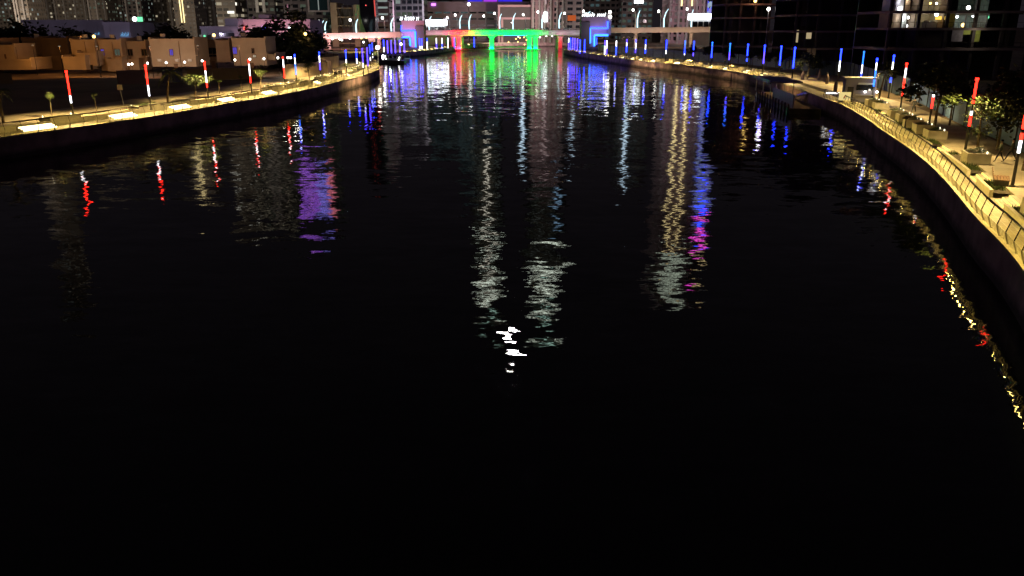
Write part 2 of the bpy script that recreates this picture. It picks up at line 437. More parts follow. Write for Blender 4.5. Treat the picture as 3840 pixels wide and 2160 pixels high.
for i, (px, py) in enumerate([(119,480),(447,434),(698,402),(880,374),(1026,350),(1182,311),(1331,283)]):
    d = LE.near(on(px, py, 2.3), 0, lT); Lst.append(d)
    lit_steps(LE, d, f'{posn(i)} glowing set of steps from the left on the left promenade', 4.3 if i < 5 else 3.0)
Rst = []
for i, (px, py) in enumerate([(3812,776),(3650,665),(3503,560),(3292,428)]):
    d = RE.near(on(px, py, 2.4), 0, rM); Rst.append(d)
    lit_steps(RE, d, f'{posn(i)} set of three slit-lit steps up from the bottom right corner', 3.2, False)
for i, (px, py) in enumerate([(2877,281),(2818,270),(2755,259),(2690,251),(2555,237),(2514,229),(2435,224),(2391,221),(2360,216),(2320,212),(2284,208),(2254,204),(2240,200),(2180,194)]):
    d = RE.near(on(px, py, 2.3), rD, rF); Rst.append(d)
    lit_steps(RE, d, f'{posn(i)} glowing set of steps beyond the landing stage on the right bank', 3.4 if i < 8 else 2.2)
for i, px in enumerate([1495,1512,1531,1548,1567,1585,1597,1631,1651,1696,1743,1769]):
    py = 190 - (px - 1495) * .083
    d = LE.near(on(px, py, 2.3), lF - 15, LE.L[-1])
    lit_steps(LE, d, f'{posn(i)} small glowing step block from the left on the far left bank', 2.0)

# ------------------------------------------------------------------ light poles
def pole(p, h, segs, label, group, lit=.66, r=.13, head=True, yaw=0):
    # segs: list of (colour, share) from the top down over the lit part
    o = thing('light_pole', label, 'light pole', p, yaw, group)
    zb = h * (1 - lit)
    put('shaft', MB().tube([(0,0,0),(0,0,zb)], [.12,.10], 8), M['dark'], o)
    put('shaft_foot', MB().tube([(0,0,0),(0,0,.12)], .2, 8), M['dark'], o)
    z = h
    tot = sum(s[1] for s in segs)
    for c, s in segs:
        z1 = z - (h - zb) * s / tot
        if c == 'off': put('dark_tube', MB().tube([(0,0,z1),(0,0,z-.01)], r*.8, 8), M['dark'], o)
        else: put('light_tube', MB().tube([(0,0,z1+.03),(0,0,z-.01)], r, 8), G[c], o)
        z = z1
    if head:
        put('lamp_head', MB().tube([(0,0,h+.02),(0,0,h+.26)], r*1.45, 8), G[segs[0][0]], o)
    if h > 4 and r < .15: 
        put('added_down_light', MB().box(-.34, -.1, -.09, .09, h-.12, h-.04), M['dark'], o)  # unseen downlight added to the pole to brighten the promenade deck
        lamp('SPOT', (-.26, 0, h - .16), (1,.72,.26), (8000 if 'left prom' in group else 5200), o, .08, None, aim((0,0,-1)), R(132))
    return o
GL = 'tall LED tube poles along the left promenade'; GR = 'tall LED tube poles along the right promenade'
HL, HR = 5.75, 6.3
LP = [(253,265,[('red',.74),('white',.26)]),(545,243,[('red',.62),('white',.38)]),(764,230,[('red',.3),('white',.5),('red',.2)]),
      (930,224,[('red',.12),('white',.55),('red',.33)]),(1058,213,[('red',.05),('white',.43),('red',.52)]),(1104,204,[('blue',.1),('white',.34),('cyan',.56)]),
      (1196,195,[('blue',.15),('white',.4),('violet',.45)]),(1295,188,[('blue',.55),('white',.45)]),(1333,184,[('blue',.6),('white',.4)]),
      (1358,180,[('violet',.75),('white',.25)]),(1376,177,[('violet',1)]),(1386,166,[('blue',.7),('white',.3)]),(1395,161,[('blue',.6),('white',.4)])]
cn = {'red':'red','white':'white','cyan':'sky blue','blue':'blue','violet':'violet','off':'dark'}
def seglab(sg): return ' over '.join(cn[c] for c, _ in sg) if len(sg) < 4 else 'partly leaf-hidden ' + cn[sg[0][0]] + ' and ' + cn[sg[-1][0]]
for i, (px, py, sg) in enumerate(LP):
    q = on(px, py, ZU + HL + .3); z0 = ZU
    if i < 9:
        bx, by = ((276,440),(567,412),(782,372),(944,350),(1070,328),(1113,314),(1203,292),(1301,272),(1340,264))[i]
        q = on(bx, by, ZU); HL_ = at(px, py, q.y).z - ZU - .25
    else: HL_ = HL
    pole((q.x, q.y, z0), HL_, sg, f'{posn(i)} lit pole from the left on the left promenade, {seglab(sg)}', GL, lit=.68, r=.10)
# poles round the bay and on the far left bank
for i, (px, py, sg) in enumerate([(1438,146,[('blue',.6),('white',.4)]),(1452,148,[('violet',1)]),(1466,148,[('violet',1)]),(1481,148,[('violet',1)]),
        (1498,147,[('violet',1)]),(1515,147,[('violet',1)]),(1573,141,[('blue',.7),('white',.3)]),(1581,141,[('blue',.7),('white',.3)]),(1601,141,[('blue',.3),('white',.7)]),
        (1636,140,[('white',.5),('violet',.5)]),(1657,140,[('white',.5),('blue',.5)]),(1679,139,[('white',1)]),(1704,139,[('violet',1)]),(1778,137,[('blue',1)])]):
    q = on(px, py, ZU + HL + .3)
    pole((q.x, q.y, ZU), HL, sg, f'{posn(i)} distant pole from the left beyond the moored boats, {seglab(sg)}', GL, lit=.8, r=.17, head=False)
RP = [(3852,345,[('red',.2),('off',.12),('red',.25),('off',.07),('red',.13),('white',.23)],3795,701),
      (3660,290,[('red',.38),('off',.04),('red',.08),('off',.16),('white',.1),('red',.24)],3617,575),
      (3517,256,[('red',.12),('off',.45),('white',.12),('red',.31)],3480,492),(3398,234,[('red',.1),('white',.32),('red',.58)],3373,430),
      (3349,205,[('blue',.2),('white',.3),('off',.3),('blue',.2)],3331,368),(3287,217,[('blue',.1),('white',.28),('cyan',.62)],3268,385),
      (3241,191,[('cyan',.5),('white',.4),('blue',.1)],0,0),(3156,182,[('blue',.5),('white',.5)],0,0),(2982,176,[('blue',1)],0,0),
      (2931,171,[('blue',1)],0,0),(2869,168,[('blue',.3),('violet',.7)],0,0),(2806,164,[('blue',.65),('off',.15),('blue',.2)],0,0),
      (2739,161,[('cyan',.5),('violet',.5)],0,0),(2672,157,[('cyan',.2),('blue',.8)],0,0),(2603,154,[('blue',.55),('off',.2),('violet',.25)],0,0),
      (2570,152,[('cyan',.3),('blue',.6),('white',.1)],0,0),(2500,150,[('blue',.7),('white',.3)],0,0),(2422,149,[('blue',.3),('white',.4),('blue',.3)],0,0),
      (2385,148,[('blue',.2),('white',.5),('violet',.3)],0,0),(2351,147,[('violet',.2),('white',.3),('blue',.5)],0,0)]
POLES_R = []
for i, (px, py, sg, bx, by) in enumerate(RP):
    if bx:
        z0 = ZU; b = on(bx, by, z0); h = at(px, py, b.y).z - z0 - .3; q = b
    else:
        z0 = ZU; h = HR; q = on(px, py, z0 + h + .3)
    POLES_R.append(Vector((q.x, q.y, z0)))
    pole((q.x, q.y, z0), h, sg, f'{posn(i)} lit pole from the right on the right promenade, {seglab(sg)}', GR, lit=.62, r=.10 if i < 7 else .13)
for i, (px, py, sg) in enumerate([(2312,147,[('white',.4),('blue',.6)]),(2276,146,[('white',.6),('violet',.4)]),(2269,146,[('violet',.4),('white',.6)]),
        (2193,143,[('blue',1)]),(2176,144,[('blue',1)]),(2166,140,[('violet',1)]),(2156,139,[('violet',1)]),(2148,138,[('violet',1)]),(2140,138,[('blue',1)]),(2133,138,[('white',.4),('violet',.6)])]):
    q = on(px, py, ZU + HR)
    pole((q.x, q.y, ZU), HR - .5, sg, f'{posn(i)} distant pole counting leftwards by the right bridge gateway, {seglab(sg)}', GR, lit=.85, r=.17, head=False)

# ------------------------------------------------------------------ bridge
YB = 488.0
def X(px, Y, py=100): return at(px, py, Y).x
br = thing('road_bridge', 'wide grey road bridge across the canal, lit red and green, with red and green piers', 'bridge', (0, YB, 0))
xl, xr, xa, xb = X(1590,YB), X(2190,YB), X(1690,YB), X(1771,YB); xg = X(2022,YB)
put('deck', MB().box(xl, xr, .6, 52, 10.5, 11.2), M['conc'], br)
def lip(a, b): return MB().box(a+.05, b-.05, 0, .58, 10.6, 11.35)
for a, b in ((xl,xa),(xa,xb),(xb,xg),(xg,xr)):
    put('parapet', lip(a, b), M['conc'], br)
    put('girder', MB().box(a+.05, b-.05, .9, 2.2, 8.7, 10.44), M['conc'], br)
    xx = a + 1.5
    while xx < b - 1: put('girder_rib', MB().box(xx, xx+.35, .55, .88, 8.75, 10.42), M['conc'], br); xx += 4.0
for k in range(6): put('inner_girder', MB().box(xl, xr, 9+k*8, 10.2+k*8, 8.3, 10.48), M['conc'], br)
rail = MB()
x = xl
while x < xr: rail.box(x, x+.08, .1, .18, 11.36, 12.1); x += 2.0
rail.box(xl, xr, .08, .2, 12.1, 12.18); rail.box(xl, xr, .11, .17, 11.75, 11.8)
put('parapet_rail', rail, M['steel'], br, kind='stuff')
for px in (1697, 1719, 1843, 1986, 2009, 2102):
    w = 1.15 if px != 1697 else .7; c = X(px, YB)
    put('pier', MB().box(c-w, c+w, 1.0, 3.6, -1, 8.18), M['conc'], br)
    put('pier_head', MB().box(c-w-.8, c+w+.8, .9, 3.8, 7.5, 8.17), M['conc'], br)
    for k in (16, 34): put('pier', MB().box(c-w*.8, c+w*.8, k, k+2.4, -1, 8.28), M['conc'], br)
put('fender_beam', MB().box(X(1640,YB), X(1834,YB), -.8, -.2, .35, .95), M['conc'], br)
put('fender_beam', MB().box(X(1836,YB), X(2030,YB), -.8, -.2, .35, .95), M['conc'], br)
put('fender_beam', MB().box(X(1836,YB), X(1980,YB), 28, 28.6, 1.2, 1.7), M['conc'], br)
RED, GRN, BLU = (1,.018,.055), (.0,1,.065), (.10,.10,1)
def wash(a, b, col, pw, z=8.0, dy=-2.2, d=(0,.9,.75)):
    put('flood_light', MB().box(a, b, dy-.25, dy-.05, z-.25, z-.1), M['dark'], br)
    lamp('AREA', ((a+b)/2, dy, z), col, pw*(b-a), br, b-a, .2, aim(d, (1,0,0)))
wash(xa, xb, RED, 150); wash(xb+.4, xg, GRN, 300); wash(xl, xa, (1,.55,.7), 36); wash(xg+1, xr, (.7,.62,.8), 26)
for px, col, pw in ((1697,RED,420),(1719,RED,900),(1843,GRN,480),(1986,GRN,420),(2009,GRN,700),(2102,RED,520)):
    c = X(px, YB); lamp('AREA', (c, -3.2, 4.2), col, pw, br, 1.2, 6.5, aim((0,1,0), (1,0,0)))
    put('flood_light', MB().box(c-.6, c+.6, -3.6, -3.3, .9, 1.2), M['dark'], br)
lamp('AREA', ((xa+xb)/2, .6, .5), RED, 14000, br, 15, .4, aim((0,.15,1), (1,0,0)))
lamp('AREA', ((xb+xg)/2, .6, .5), GRN, 45000, br, 38, .4, aim((0,.15,1), (1,0,0)))
# soffit strip lights and the yellow lights under the right half
put('soffit_strip', MB().box(X(1885,YB), X(1975,YB), 40, 40.4, 7.9, 8.15), G['violet'], br)
for iu, (px, py, c) in enumerate(((1950,142,'lampo'),(1935,146,'lampo'),(1944,138,'lampw'),(1965,140,'lampo'),(1975,136,'lampw'),(1984,146,'lampw'),(1989,150,'lampw'),(1974,150,'lampo'),(1907,158,'lampo'),(1942,157,'lampo'),(1967,167,'lampo'),(2025,140,'lampw'),(2049,136,'lampw'),(2071,136,'lampw'))):
    q = at(px, py, YB + 62); o = thing('under_bridge_lamp', f'{posn(iu)} small {"white" if c=="lampw" else "yellow"} light glowing under the green and grey spans', 'lamp', (q.x, q.y, ZU), 0, 'lights seen under the bridge')
    put('lamp_post', MB().tube([(0,0,0),(0,0,q.z-ZU)], .06, 5), M['dark'], o); put('lamp_head', MB().ball((0,0,q.z-ZU), .38, 8, 5), G[c], o)
q = at(1985, 146, YB+60); lamp('POINT', (q.x, YB+58, q.z), (1,.8,.3), 2500, br and None, .4)

# approach viaducts left and right
def viaduct(name, label, a, b, z_a, z_b, Y0, Y1, th=1.7, dep=14):
    o = thing(name, label, 'road ramp', (0, Y0, 0)); dy = Y1 - Y0
    mb = MB(); vs = []
    for (x, z, y) in ((a, z_a, 0), (b, z_b, dy)):
        vs += [(x, y, z-th), (x, y, z), (x, y+dep, z), (x, y+dep, z-th)]
    mb.add(vs, [(0,1,5,4),(1,2,6,5),(2,3,7,6),(3,0,4,7),(0,3,2,1),(4,5,6,7)]); put('deck', mb, M['conc'], o)
    mb = MB(); vs = []
    for (x, z, y) in ((a, z_a, 0), (b, z_b, dy)): vs += [(x, y-.3, z-.2), (x, y-.3, z+1.0), (x, y-.02, z+1.0), (x, y-.02, z-.2)]
    mb.add(vs, [(0,1,5,4),(1,2,6,5),(2,3,7,6),(3,0,4,7),(0,3,2,1),(4,5,6,7)]); put('parapet', mb, M['conc'], o)
    n_ = max(2, int(abs(b-a)/26))
    for k in range(n_):
        t = (k+.5)/n_; x = a+(b-a)*t; y = dy*t + dep/2; z = z_a+(z_b-z_a)*t
        put('column', MB().tube([(x,y,-.1+ZU),(x,y,z-th-.6),(x,y,z-th-.02)], [.9,.9,2.2], 10), M['conc'], o)
    return o
a = at(1120,127,405); b = at(1503,119,430)
vl = viaduct('elevated_road', 'pink-lit elevated road ramp running left from the bridge behind the dark tree', a.x, b.x, a.z-1, b.z-1, 405, 430)
a2 = at(2292,104,470); b2 = at(2715,100,440)
vr = viaduct('elevated_road', 'elevated road continuing right of the bridge below the mauve tower', a2.x, b2.x, a2.z-1, b2.z-1, 470, 440)
for t in (.1,.3,.5,.7,.9):
    lamp('AREA', (a.x+(b.x-a.x)*t, -7+25*t, 6), (1,.45,.42), 2300, vl, 20, .4, aim((0,.8,.45),(1,0,0)))
for t in (.1,.35,.6,.85):
    lamp('AREA', (a2.x+(b2.x-a2.x)*t, -8-30*t, 5), (1,.62,.38), 1300, vr, 20, .4, aim((0,.8,.5),(1,0,0)))

# lamp masts on the bridge and its ramps
def mast(px, py, bx, by, Y, glowing, i):
    t = at(px, py, Y); b_ = at(bx, by, Y); h = t.z - b_.z; dx = t.x - b_.x
    if glowing:
        o = thing('glowing_mast', f'{posn(i)} curved white glowing mast from the left along the bridge road', 'light mast', (b_.x, Y, b_.z), 0, 'curved glowing masts on the bridge')
        put('light_tube', MB().tube([(0,0,0),(-.1,0,h*.3),(-.15,0,h*.5),(dx*.4,0,h*.8),(dx+.3,0,h)], [.34,.34,.32,.26,.12], 8), G['mast'], o)
        put('mast_foot', MB().tube([(0,0,-.3),(0,0,.05)], .45, 8), M['dark'], o)
    else:
        o = thing('street_light', f'{posn(i)} curved street light with round white head from the left along the bridge road', 'street light', (b_.x, Y, b_.z), 0, 'street lights on the bridge')
        put('mast', MB().tube([(0,0,0),(.05,0,h*.4),(-.1,0,h*.75),(dx*.5,0,h*.95),(dx,0,h)], [.2,.17,.14,.11,.09], 6), M['white'], o)
        put('lamp_head', MB().ball((dx, 0, h), .58, 8, 5, sq=1.2), G['lampw'], o)
G['mast'] = glow('mast_tube_light', (.6,.9,1), 2.0, False)
for i, (px, py, bx, by) in enumerate([(1211,77,1208,130),(1223,80,1221,129),(1340,71,1337,124),(1474,66,1468,118),(1616,60,1610,113),(1731,56,1725,108),
        (1766,54,1760,111),(1879,51,1874,108),(1932,49,1924,111),(2039,47,2033,106),(2105,45,2097,107),(2212,43,2204,66),(2398,39,2390,104),(2505,33,2489,108),(2598,35,2592,103)]):
    mast(px, py, bx, by, 432 if px < 1500 else 462 if px > 2290 else YB+4, True, i)
for i, (px, py, bx, by) in enumerate([(1197,80,1205,128),(1313,75,1326,125),(1434,67,1443,119),(1677,66,1687,112),(1707,56,1715,108),(1814,60,1822,108),(1854,50,1864,108),
        (1962,55,1971,108),(2017,45,2025,107),(2117,50,2125,106),(2188,42,2196,66),(2374,37,2382,104),(2470,42,2476,103),(2577,34,2582,103)]):
    mast(px, py, bx, by, 432 if px < 1500 else 462 if px > 2290 else YB+20, False, i)
for x in range(-44, 44, 22): lamp('SPOT', (x, YB+10, 20), (1,.92,.85), 5200, None, .5, None, aim((0,-.25,-1)), R(125))
for x, y, c in ((-150,418,(1,.8,.75)),(-100,428,(1,.8,.75)),(70,462,(1,.85,.7)),(110,452,(1,.85,.7))): lamp('SPOT', (x, y, 19), c, 4500, None, .5, None, aim((0,-.2,-1)), R(125))

# cars on the roadway
def car(col):
    o = thing('car', '', 'car', (0,0,0))
    mb = MB(); prof = [(-2.2,.35),(-2.25,.75),(-2.0,.95),(-1.2,1.02),(-.75,1.42),(.75,1.45),(1.45,1.02),(2.15,.88),(2.25,.6),(2.2,.35)]
    nP = len(prof); mb.add([(x,-.88,z) for x,z in prof]+[(x,.88,z) for x,z in prof], [tuple(range(nP))]+[tuple(range(nP,2*nP))[::-1]]+[(i,i+nP,(i+1)%nP+nP,(i+1)%nP) for i in range(nP)])
    put('body', mb, col, o)
    put('side_windows', MB().add([(-1.05,-.895,1.03),(-.68,-.895,1.37),(.7,-.895,1.39),(1.2,-.895,1.05)], [(0,1,2,3)]).add([(-1.05,.895,1.03),(-.68,.895,1.37),(.7,.895,1.39),(1.2,.895,1.05)], [(3,2,1,0)]), M['black'], o)
    for x in (-1.35, 1.35):
        for y in (-.9, .72): put('wheel', MB().add([(x+.33*math.cos(a*math.pi/5), yy, .33+.33*math.sin(a*math.pi/5)) for yy in (y, y+.18) for a in range(10)], [tuple(range(10)), tuple(range(10,20))[::-1]]+[(i,i+10,(i+1)%10+10,(i+1)%10) for i in range(10)]), M['dark'], o)
    for y in (-.7, .7): put('headlight', MB().box(-2.3,-2.2,y-.16,y+.16,.6,.8), G['lampw'], o)
    for y in (-.7, .7): put('tail_light', MB().box(2.2,2.29,y-.16,y+.16,.62,.8), G['signr'], o)
    return o
c0 = car(M['white']); c0['label'] = 'white car driving on the bridge above the red span'; c0['group'] = 'cars crossing the bridge'
c0.location = (X(1702,492), 493.5, 11.3)
for i, (px, lab) in enumerate([(1620,'white car on the bridge just right of the bright sign hall'),(1655,'white car on the bridge between the sign hall and the red span'),
        (1800,'white car on the bridge above the left end of the green span'),(1885,'white car on the bridge above the middle of the green span'),(1990,'white car on the bridge above the right end of the green span'),
        (2050,'white car on the bridge just right of the green span'),(2125,'white car on the bridge halfway from green span to right gateway')]):
    dup(c0, (X(px,492), 493.5 if i % 2 else 497.5, 11.3), 0 if i % 3 else math.pi, lab, 'cars crossing the bridge')

# ------------------------------------------------------------------ blue-lined gateways at the bridge ends
def glyphs(par, x0, x1, z, h, y, m, seed, n_):
    r = random.Random(seed); w = (x1-x0)/n_
    for k in range(n_):
        if r.random() < .12: continue
        xx = x0 + k*w; hh = h*(1 if r.random() < .3 else .68)
        mb = MB().tube([(xx+w*.12, y, z+hh/2), (xx+w*.12, y, z)], w*.13, 5)
        if r.random() < .7: mb.tube([(xx+w*.15, y, z+hh), (xx+w*.6, y, z+hh*.95), (xx+w*.62, y, z+hh*.4), (xx+w*.15, y, z+hh*.42)], w*.12, 5)
        else: mb.tube([(xx+w*.12, y, z+hh/2), (xx+w*.6, y, z+hh)], w*.12, 5)
        put('sign_letter', mb, m, par)
YG = 440.0
gl = thing('bridge_gateway', 'mauve gateway block with blue lines and white sign left of the bridge', 'gateway', (0, YG, 0))
def rel(px, py, Y): q = at(px, py, Y); return q.x, q.z
def wallbox(par, name, px0, px1, py0, py1, Y, y0, dep, m, Yr):
    x0, z1 = rel(px0, py0, Y+y0); x1, z0 = rel(px1, py1, Y+y0)
    return put(name, MB().box(x0, x1, Y+y0-Yr, Y+y0-Yr+dep, z0, z1), m, par)
wallbox(gl, 'upper_wall', 1505, 1592, 77, 115, YG, 0, 9, M['mauve'], YG)
wallbox(gl, 'lintel', 1505, 1556, 115.3, 137, YG, 0, 9, M['mauve'], YG)
wallbox(gl, 'leg', 1538, 1556, 137.3, 178, YG, 0, 9, M['mauve'], YG)
wallbox(gl, 'side_block', 1556.6, 1592, 97, 178, YG, -1.2, 9, M['towerd'], YG)
def led(par, px0, py0, px1, py1, Y, m, Yr, w=.45):
    a = at(px0, py0, Y); b = at(px1, py1, Y); a.y -= Yr; b.y -= Yr
    put('light_line', MB().tube([a, b], w/2, 6), m, par)
G['bl'] = glow('blue_line_light', (.02,.05,1), 8); G['cl'] = glow('light_blue_line_light', (.02,.12,1), 7)
for p in ((1505,95,1505,116),(1505,117,1557,116),(1505,114,1557,113)): led(gl, *p, YG-.5, G['bl'], YG)
led(gl, 1556.5,118,1559,177, YG-1.6, G['cl'], YG, .8); led(gl, 1507,139,1536,139, YG-.5, G['cl'], YG, .9); led(gl, 1537,141,1539,172, YG-.5, G['cl'], YG, .9)
x0, z0 = rel(1498, 76.5, YG); x1, _ = rel(1572, 76.5, YG); glyphs(gl, x0, x1, z0, 2.5, 2.0, G['sign'], 3, 12)
lamp('POINT', ((rel(1530,90,YG)[0]), -9, 12), (1,.5,.62), 3200, gl, .5); lamp('POINT', ((rel(1545,150,YG)[0]), -6, 8), (.35,.3,1), 1500, gl, .5)
YH = 452.0
gr = thing('bridge_gateway', 'grey gateway block with stepped blue lines and white letters right of the bridge', 'gateway', (0, YH, 0))
wallbox(gr, 'upper_wall', 2181, 2278, 63, 104, YH, 0, 9, M['mauve'], YH)
wallbox(gr, 'corner_post', 2278.6, 2291, 50, 132, YH, 0, 9, M['grey'], YH)
wallbox(gr, 'lintel', 2212, 2278, 104.3, 131, YH, 0, 9, M['mauve'], YH)
wallbox(gr, 'leg', 2211, 2229, 131.3, 176, YH, 0, 9, M['grey'], YH)
wallbox(gr, 'side_block', 2180, 2210.6, 82, 178, YH, -1.2, 9, M['towerd'], YH)
for p, c, w in (((2279,80,2279,107),'bl',.9),((2213,105.5,2279,105.5),'bl',.9),((2213,106,2213,162),'cl',.8),((2229,132,2281,132),'cl',1.0),((2229,134,2229,173),'cl',.9),((2237,142,2237,168),'bl',.4)):
    led(gr, *p, YH-.6, G[c], YH, w)
x0, z0 = rel(2184, 62, YH); x1, _ = rel(2276, 57, YH); glyphs(gr, x0, x1, z0, 1.9, 2.0, G['sign'], 8, 13)
put('lamp_head', MB().ball((rel(2288,45,YH)[0], 1, rel(2288,45,YH)[1]), .8, 8, 6), G['lampw'], gr)
put('lamp_head', MB().ball((rel(2288,63,YH)[0], -.4, rel(2288,63,YH)[1]), .8, 8, 6), G['lampw'], gr)
lamp('POINT', (rel(2240,90,YH)[0], -9, 12), (.75,.65,1), 2200, gr, .5)

# ------------------------------------------------------------------ towers and other buildings across the back
def building(label, px0, px1, Y, top, dep, wall, fl=3.6, bay=4.0, ww=.62, wh=.52, lights=(), dark='black', cat='building', base=ZU, seed=1, ledge=True, z_first=2, name='tower', side=True, fins=None):
    x0 = X(px0, Y); x1 = X(px1, Y); r = random.Random(seed)
    o = thing(name, label, cat, ((x0+x1)/2, Y, base)); w = (x1-x0)/2; H_ = top - base
    put('walls', MB().box(-w, w, 0, dep, 0, H_), wall, o)
    put('roof_plant', MB().box(-w*.5, w*.4, dep*.25, dep*.7, H_+.01, H_+3.2).box(w*.5, w*.75, dep*.3, dep*.5, H_+.01, H_+2), M['grey'], o)
    nb = max(1, int((x1-x0)/bay)); nf = max(1, int((H_-z_first-1)/fl)); mats = [M[dark] if dark != 'black' or wall != M['tower'] else mat('tower_unlit_glass', (.11,.10,.09), .4, .2, .1)] + [G[g] for g, _ in lights]
    mb = MB(); bw = (x1-x0)/nb
    ns_ = int(dep/bay) if side else 0; sx = w if (x0+x1) < 0 else -w
    tot = [f for _, f in lights]
    for f in range(nf):
        z = z_first + f*fl
        rowk = r.random()
        for b_ in range(nb + ns_):
            q = r.random(); mi = 0; acc = 0
            for k, fr in enumerate(tot):
                acc += fr * (1.6 if rowk < .3 else .8)
                if q < acc: mi = k+1; break
            if b_ < nb:
                xa_ = -w + b_*bw + bw*(1-ww)/2; xb_ = xa_ + bw*ww
                mb.quad((xa_,-.06,z),(xb_,-.06,z),(xb_,-.06,z+fl*wh),(xa_,-.06,z+fl*wh), mi)
            else:
                ya = (b_-nb)*bay + bay*(1-ww)/2; yb = ya + bay*ww; s_ = sx + (.06 if sx > 0 else -.06)
                if sx > 0: mb.quad((s_,ya,z),(s_,yb,z),(s_,yb,z+fl*wh),(s_,ya,z+fl*wh), mi)
                else: mb.quad((s_,yb,z),(s_,ya,z),(s_,ya,z+fl*wh),(s_,yb,z+fl*wh), mi)
    put('windows', mb, mats, o, kind='stuff')
    if ledge:
        mb = MB()
        for f in range(0, nf+1): z = z_first + f*fl - fl*.22; mb.box(-w-.25, w+.25, -.45, -.02, z, z+.3)
        put('floor_ledges', mb, wall, o, kind='stuff')
    if fins:
        for t in fins: put('fin', MB().box(-w+2*w*t-.6, -w+2*w*t+.6, -1.2, -.5, 0, H_), M['conc'], o)
    return o, w, H_
res = [('w1',.05),('w2',.04),('w4',.16),('w5',.08)]
TW = [
 ('grey-green apartment tower at the far left edge of the skyline', -70, 57, 820, 120, 'tower', [('w5',.3),('w2',.10),('w1',.03)]),
 ('slim tall brown apartment tower second from the left edge of the skyline', 63, 118, 700, 232, 'tower', [('w4',.15),('w1',.03),('w2',.03)]),
 ('brown apartment tower with few lit windows right of the slim tall tower', 122, 207, 900, 150, 'tower', [('w4',.3),('w1',.05)]),
 ('brown apartment tower with bright scattered windows above the long warehouse', 213, 336, 860, 128, 'tower', [('w4',.3),('w1',.10),('w2',.06)]),
 ('pale-finned apartment tower left of the green roof sign', 340, 408, 800, 118, 'tower', [('w5',.25),('w1',.04)]),
 ('narrow grey apartment tower directly above the blue sign', 411, 466, 880, 140, 'tower', [('w5',.25),('w2',.05)]),
 ('dark blue-grey tower between two finned towers above the green sign', 470, 540, 780, 106, 'towerd', [('w5',.2),('w2',.08)]),
 ('grey tower with clustered lit windows left of the gold striped tower', 544, 655, 840, 132, 'tower', [('w4',.25),('w1',.06),('w2',.06)]),
 ('dark grey apartment tower right of the gold striped tower', 742, 815, 800, 115, 'tower', [('w4',.25),('w2',.07)]),
]
for i, (lab, a_, b_, Y, top, wm_, li) in enumerate(TW):
    o, w, h = building(lab, a_, b_, Y, top, 26, M[wm_], 3.5, 3.6, .5, .5, li, seed=i+3, fins=((.08,.5,.92),(.12,.3,.7),(.2,.8),(.05,.33,.66,.95))[i % 4])
o, w, h = building('grey apartment tower with a double gold light stripe down its front', 660, 738, 760, 138, 26, M['tower'], 3.5, 3.6, .5, .5, [('w4',.25),('w1',.07),('w2',.04)], seed=21)
for t in (-.35, -.10): put('gold_stripe', MB().box(w*t-.35, w*t+.35, -.9, -.5, 14, h-2), G['gold'], o)
o, w, h = building('beige office tower with long white lit window bands', 818, 890, 600, 132, 26, M['tower'], 3.8, 3.6, .8, .5, [('w4',.5),('w1',.12),('w3',.02)], seed=30)
for z, xa_, xb_ in ((34,-.75,-.05),(35.5,.1,.8),(22,.15,.85)): put('lit_window_band', MB().box(w*xa_, w*xb_, -.6, -.5, z-ZU, z-ZU+1.6), G['w3'], o)
o, w, h = building('dark office tower with two pale columns left of the screen building', 935, 1036, 600, 135, 26, M['towerd'], 3.8, 3.6, .7, .5, [('w4',.42),('w1',.08),('w5',.1)], seed=31)
for t in (-.25, .25): put('pale_column', MB().box(w*t-1, w*t+1, -1.4, -.5, 20, h-4), M['white'], o)
put('lit_window_band', MB().box(-w*.5, -w*.2, -.6, -.5, 29, 31), G['w3'], o)
# the tower with the purple light facade, seen in the frame as a dark block with a framed screen and mirrored in the water
o, w, h = building('dark tower with framed screen at its foot and purple light facade above', 1070, 1214, 500, 108, 24, M['towerd'], 3.8, 4, .7, .5, [('w4',.08),('w5',.08)], seed=33)
def ledmat(name, c1, c2, c3, st, sc=.35):
    m = bpy.data.materials.new(name); m.use_nodes = True; n = m.node_tree.nodes; l = m.node_tree.links; n.remove(n['Principled BSDF'])
    e = n.new('ShaderNodeEmission'); tc = n.new('ShaderNodeTexCoord'); mp = n.new('ShaderNodeMapping'); mp.inputs['Scale'].default_value = (sc, sc, sc*.8)
    v = n.new('ShaderNodeTexVoronoi'); v.inputs['Scale'].default_value = 1; cr = n.new('ShaderNodeValToRGB'); cr.color_ramp.interpolation = 'CONSTANT'
    l.new(tc.outputs['Object'], mp.inputs[0]); l.new(mp.outputs[0], v.inputs['Vector'])
    sp = n.new('ShaderNodeSeparateColor'); l.new(v.outputs['Color'], sp.inputs[0]); l.new(sp.outputs[0], cr.inputs[0])
    el = cr.color_ramp.elements; el[0].color = (*c1,1); el[1].position = .35; el[1].color = (*c2,1); x = el.new(.6); x.color = (*c3,1); x = el.new(.8); x.color = (.01,.01,.015,1)
    l.new(cr.outputs[0], e.inputs[0]); e.inputs[1].default_value = st; l.new(e.outputs[0], n['Material Output'].inputs[0]); m.cycles.emission_sampling = 'NONE'; return m
LEDP = ledmat('purple_led_wall', (.42,.12,.9), (.30,.10,.75), (.55,.2,.95), 2.0); LEDI = ledmat('indigo_led_wall', (.25,.2,.95), (.35,.25,1), (.18,.15,.6), 2.4)
zz = 68 - ZU
for k in range(11):
    z0_ = zz + k*3.45
    a_, b_ = (-.9, .1) if k < 10 else (-.7,-.2)
    put('purple_panel', MB().box(w*a_, w*b_, -.9, -.5, z0_, z0_+1.7), LEDP, o)
    if k > 0: put('indigo_panel', MB().box(w*.12, w*.72, -.9, -.5, z0_, z0_+1.7), LEDI, o)
    if 0 < k < 9: put('salmon_panel', MB().box(w*.74, w*1.0, -.9, -.5, z0_, z0_+1.7), G['salmon'], o)
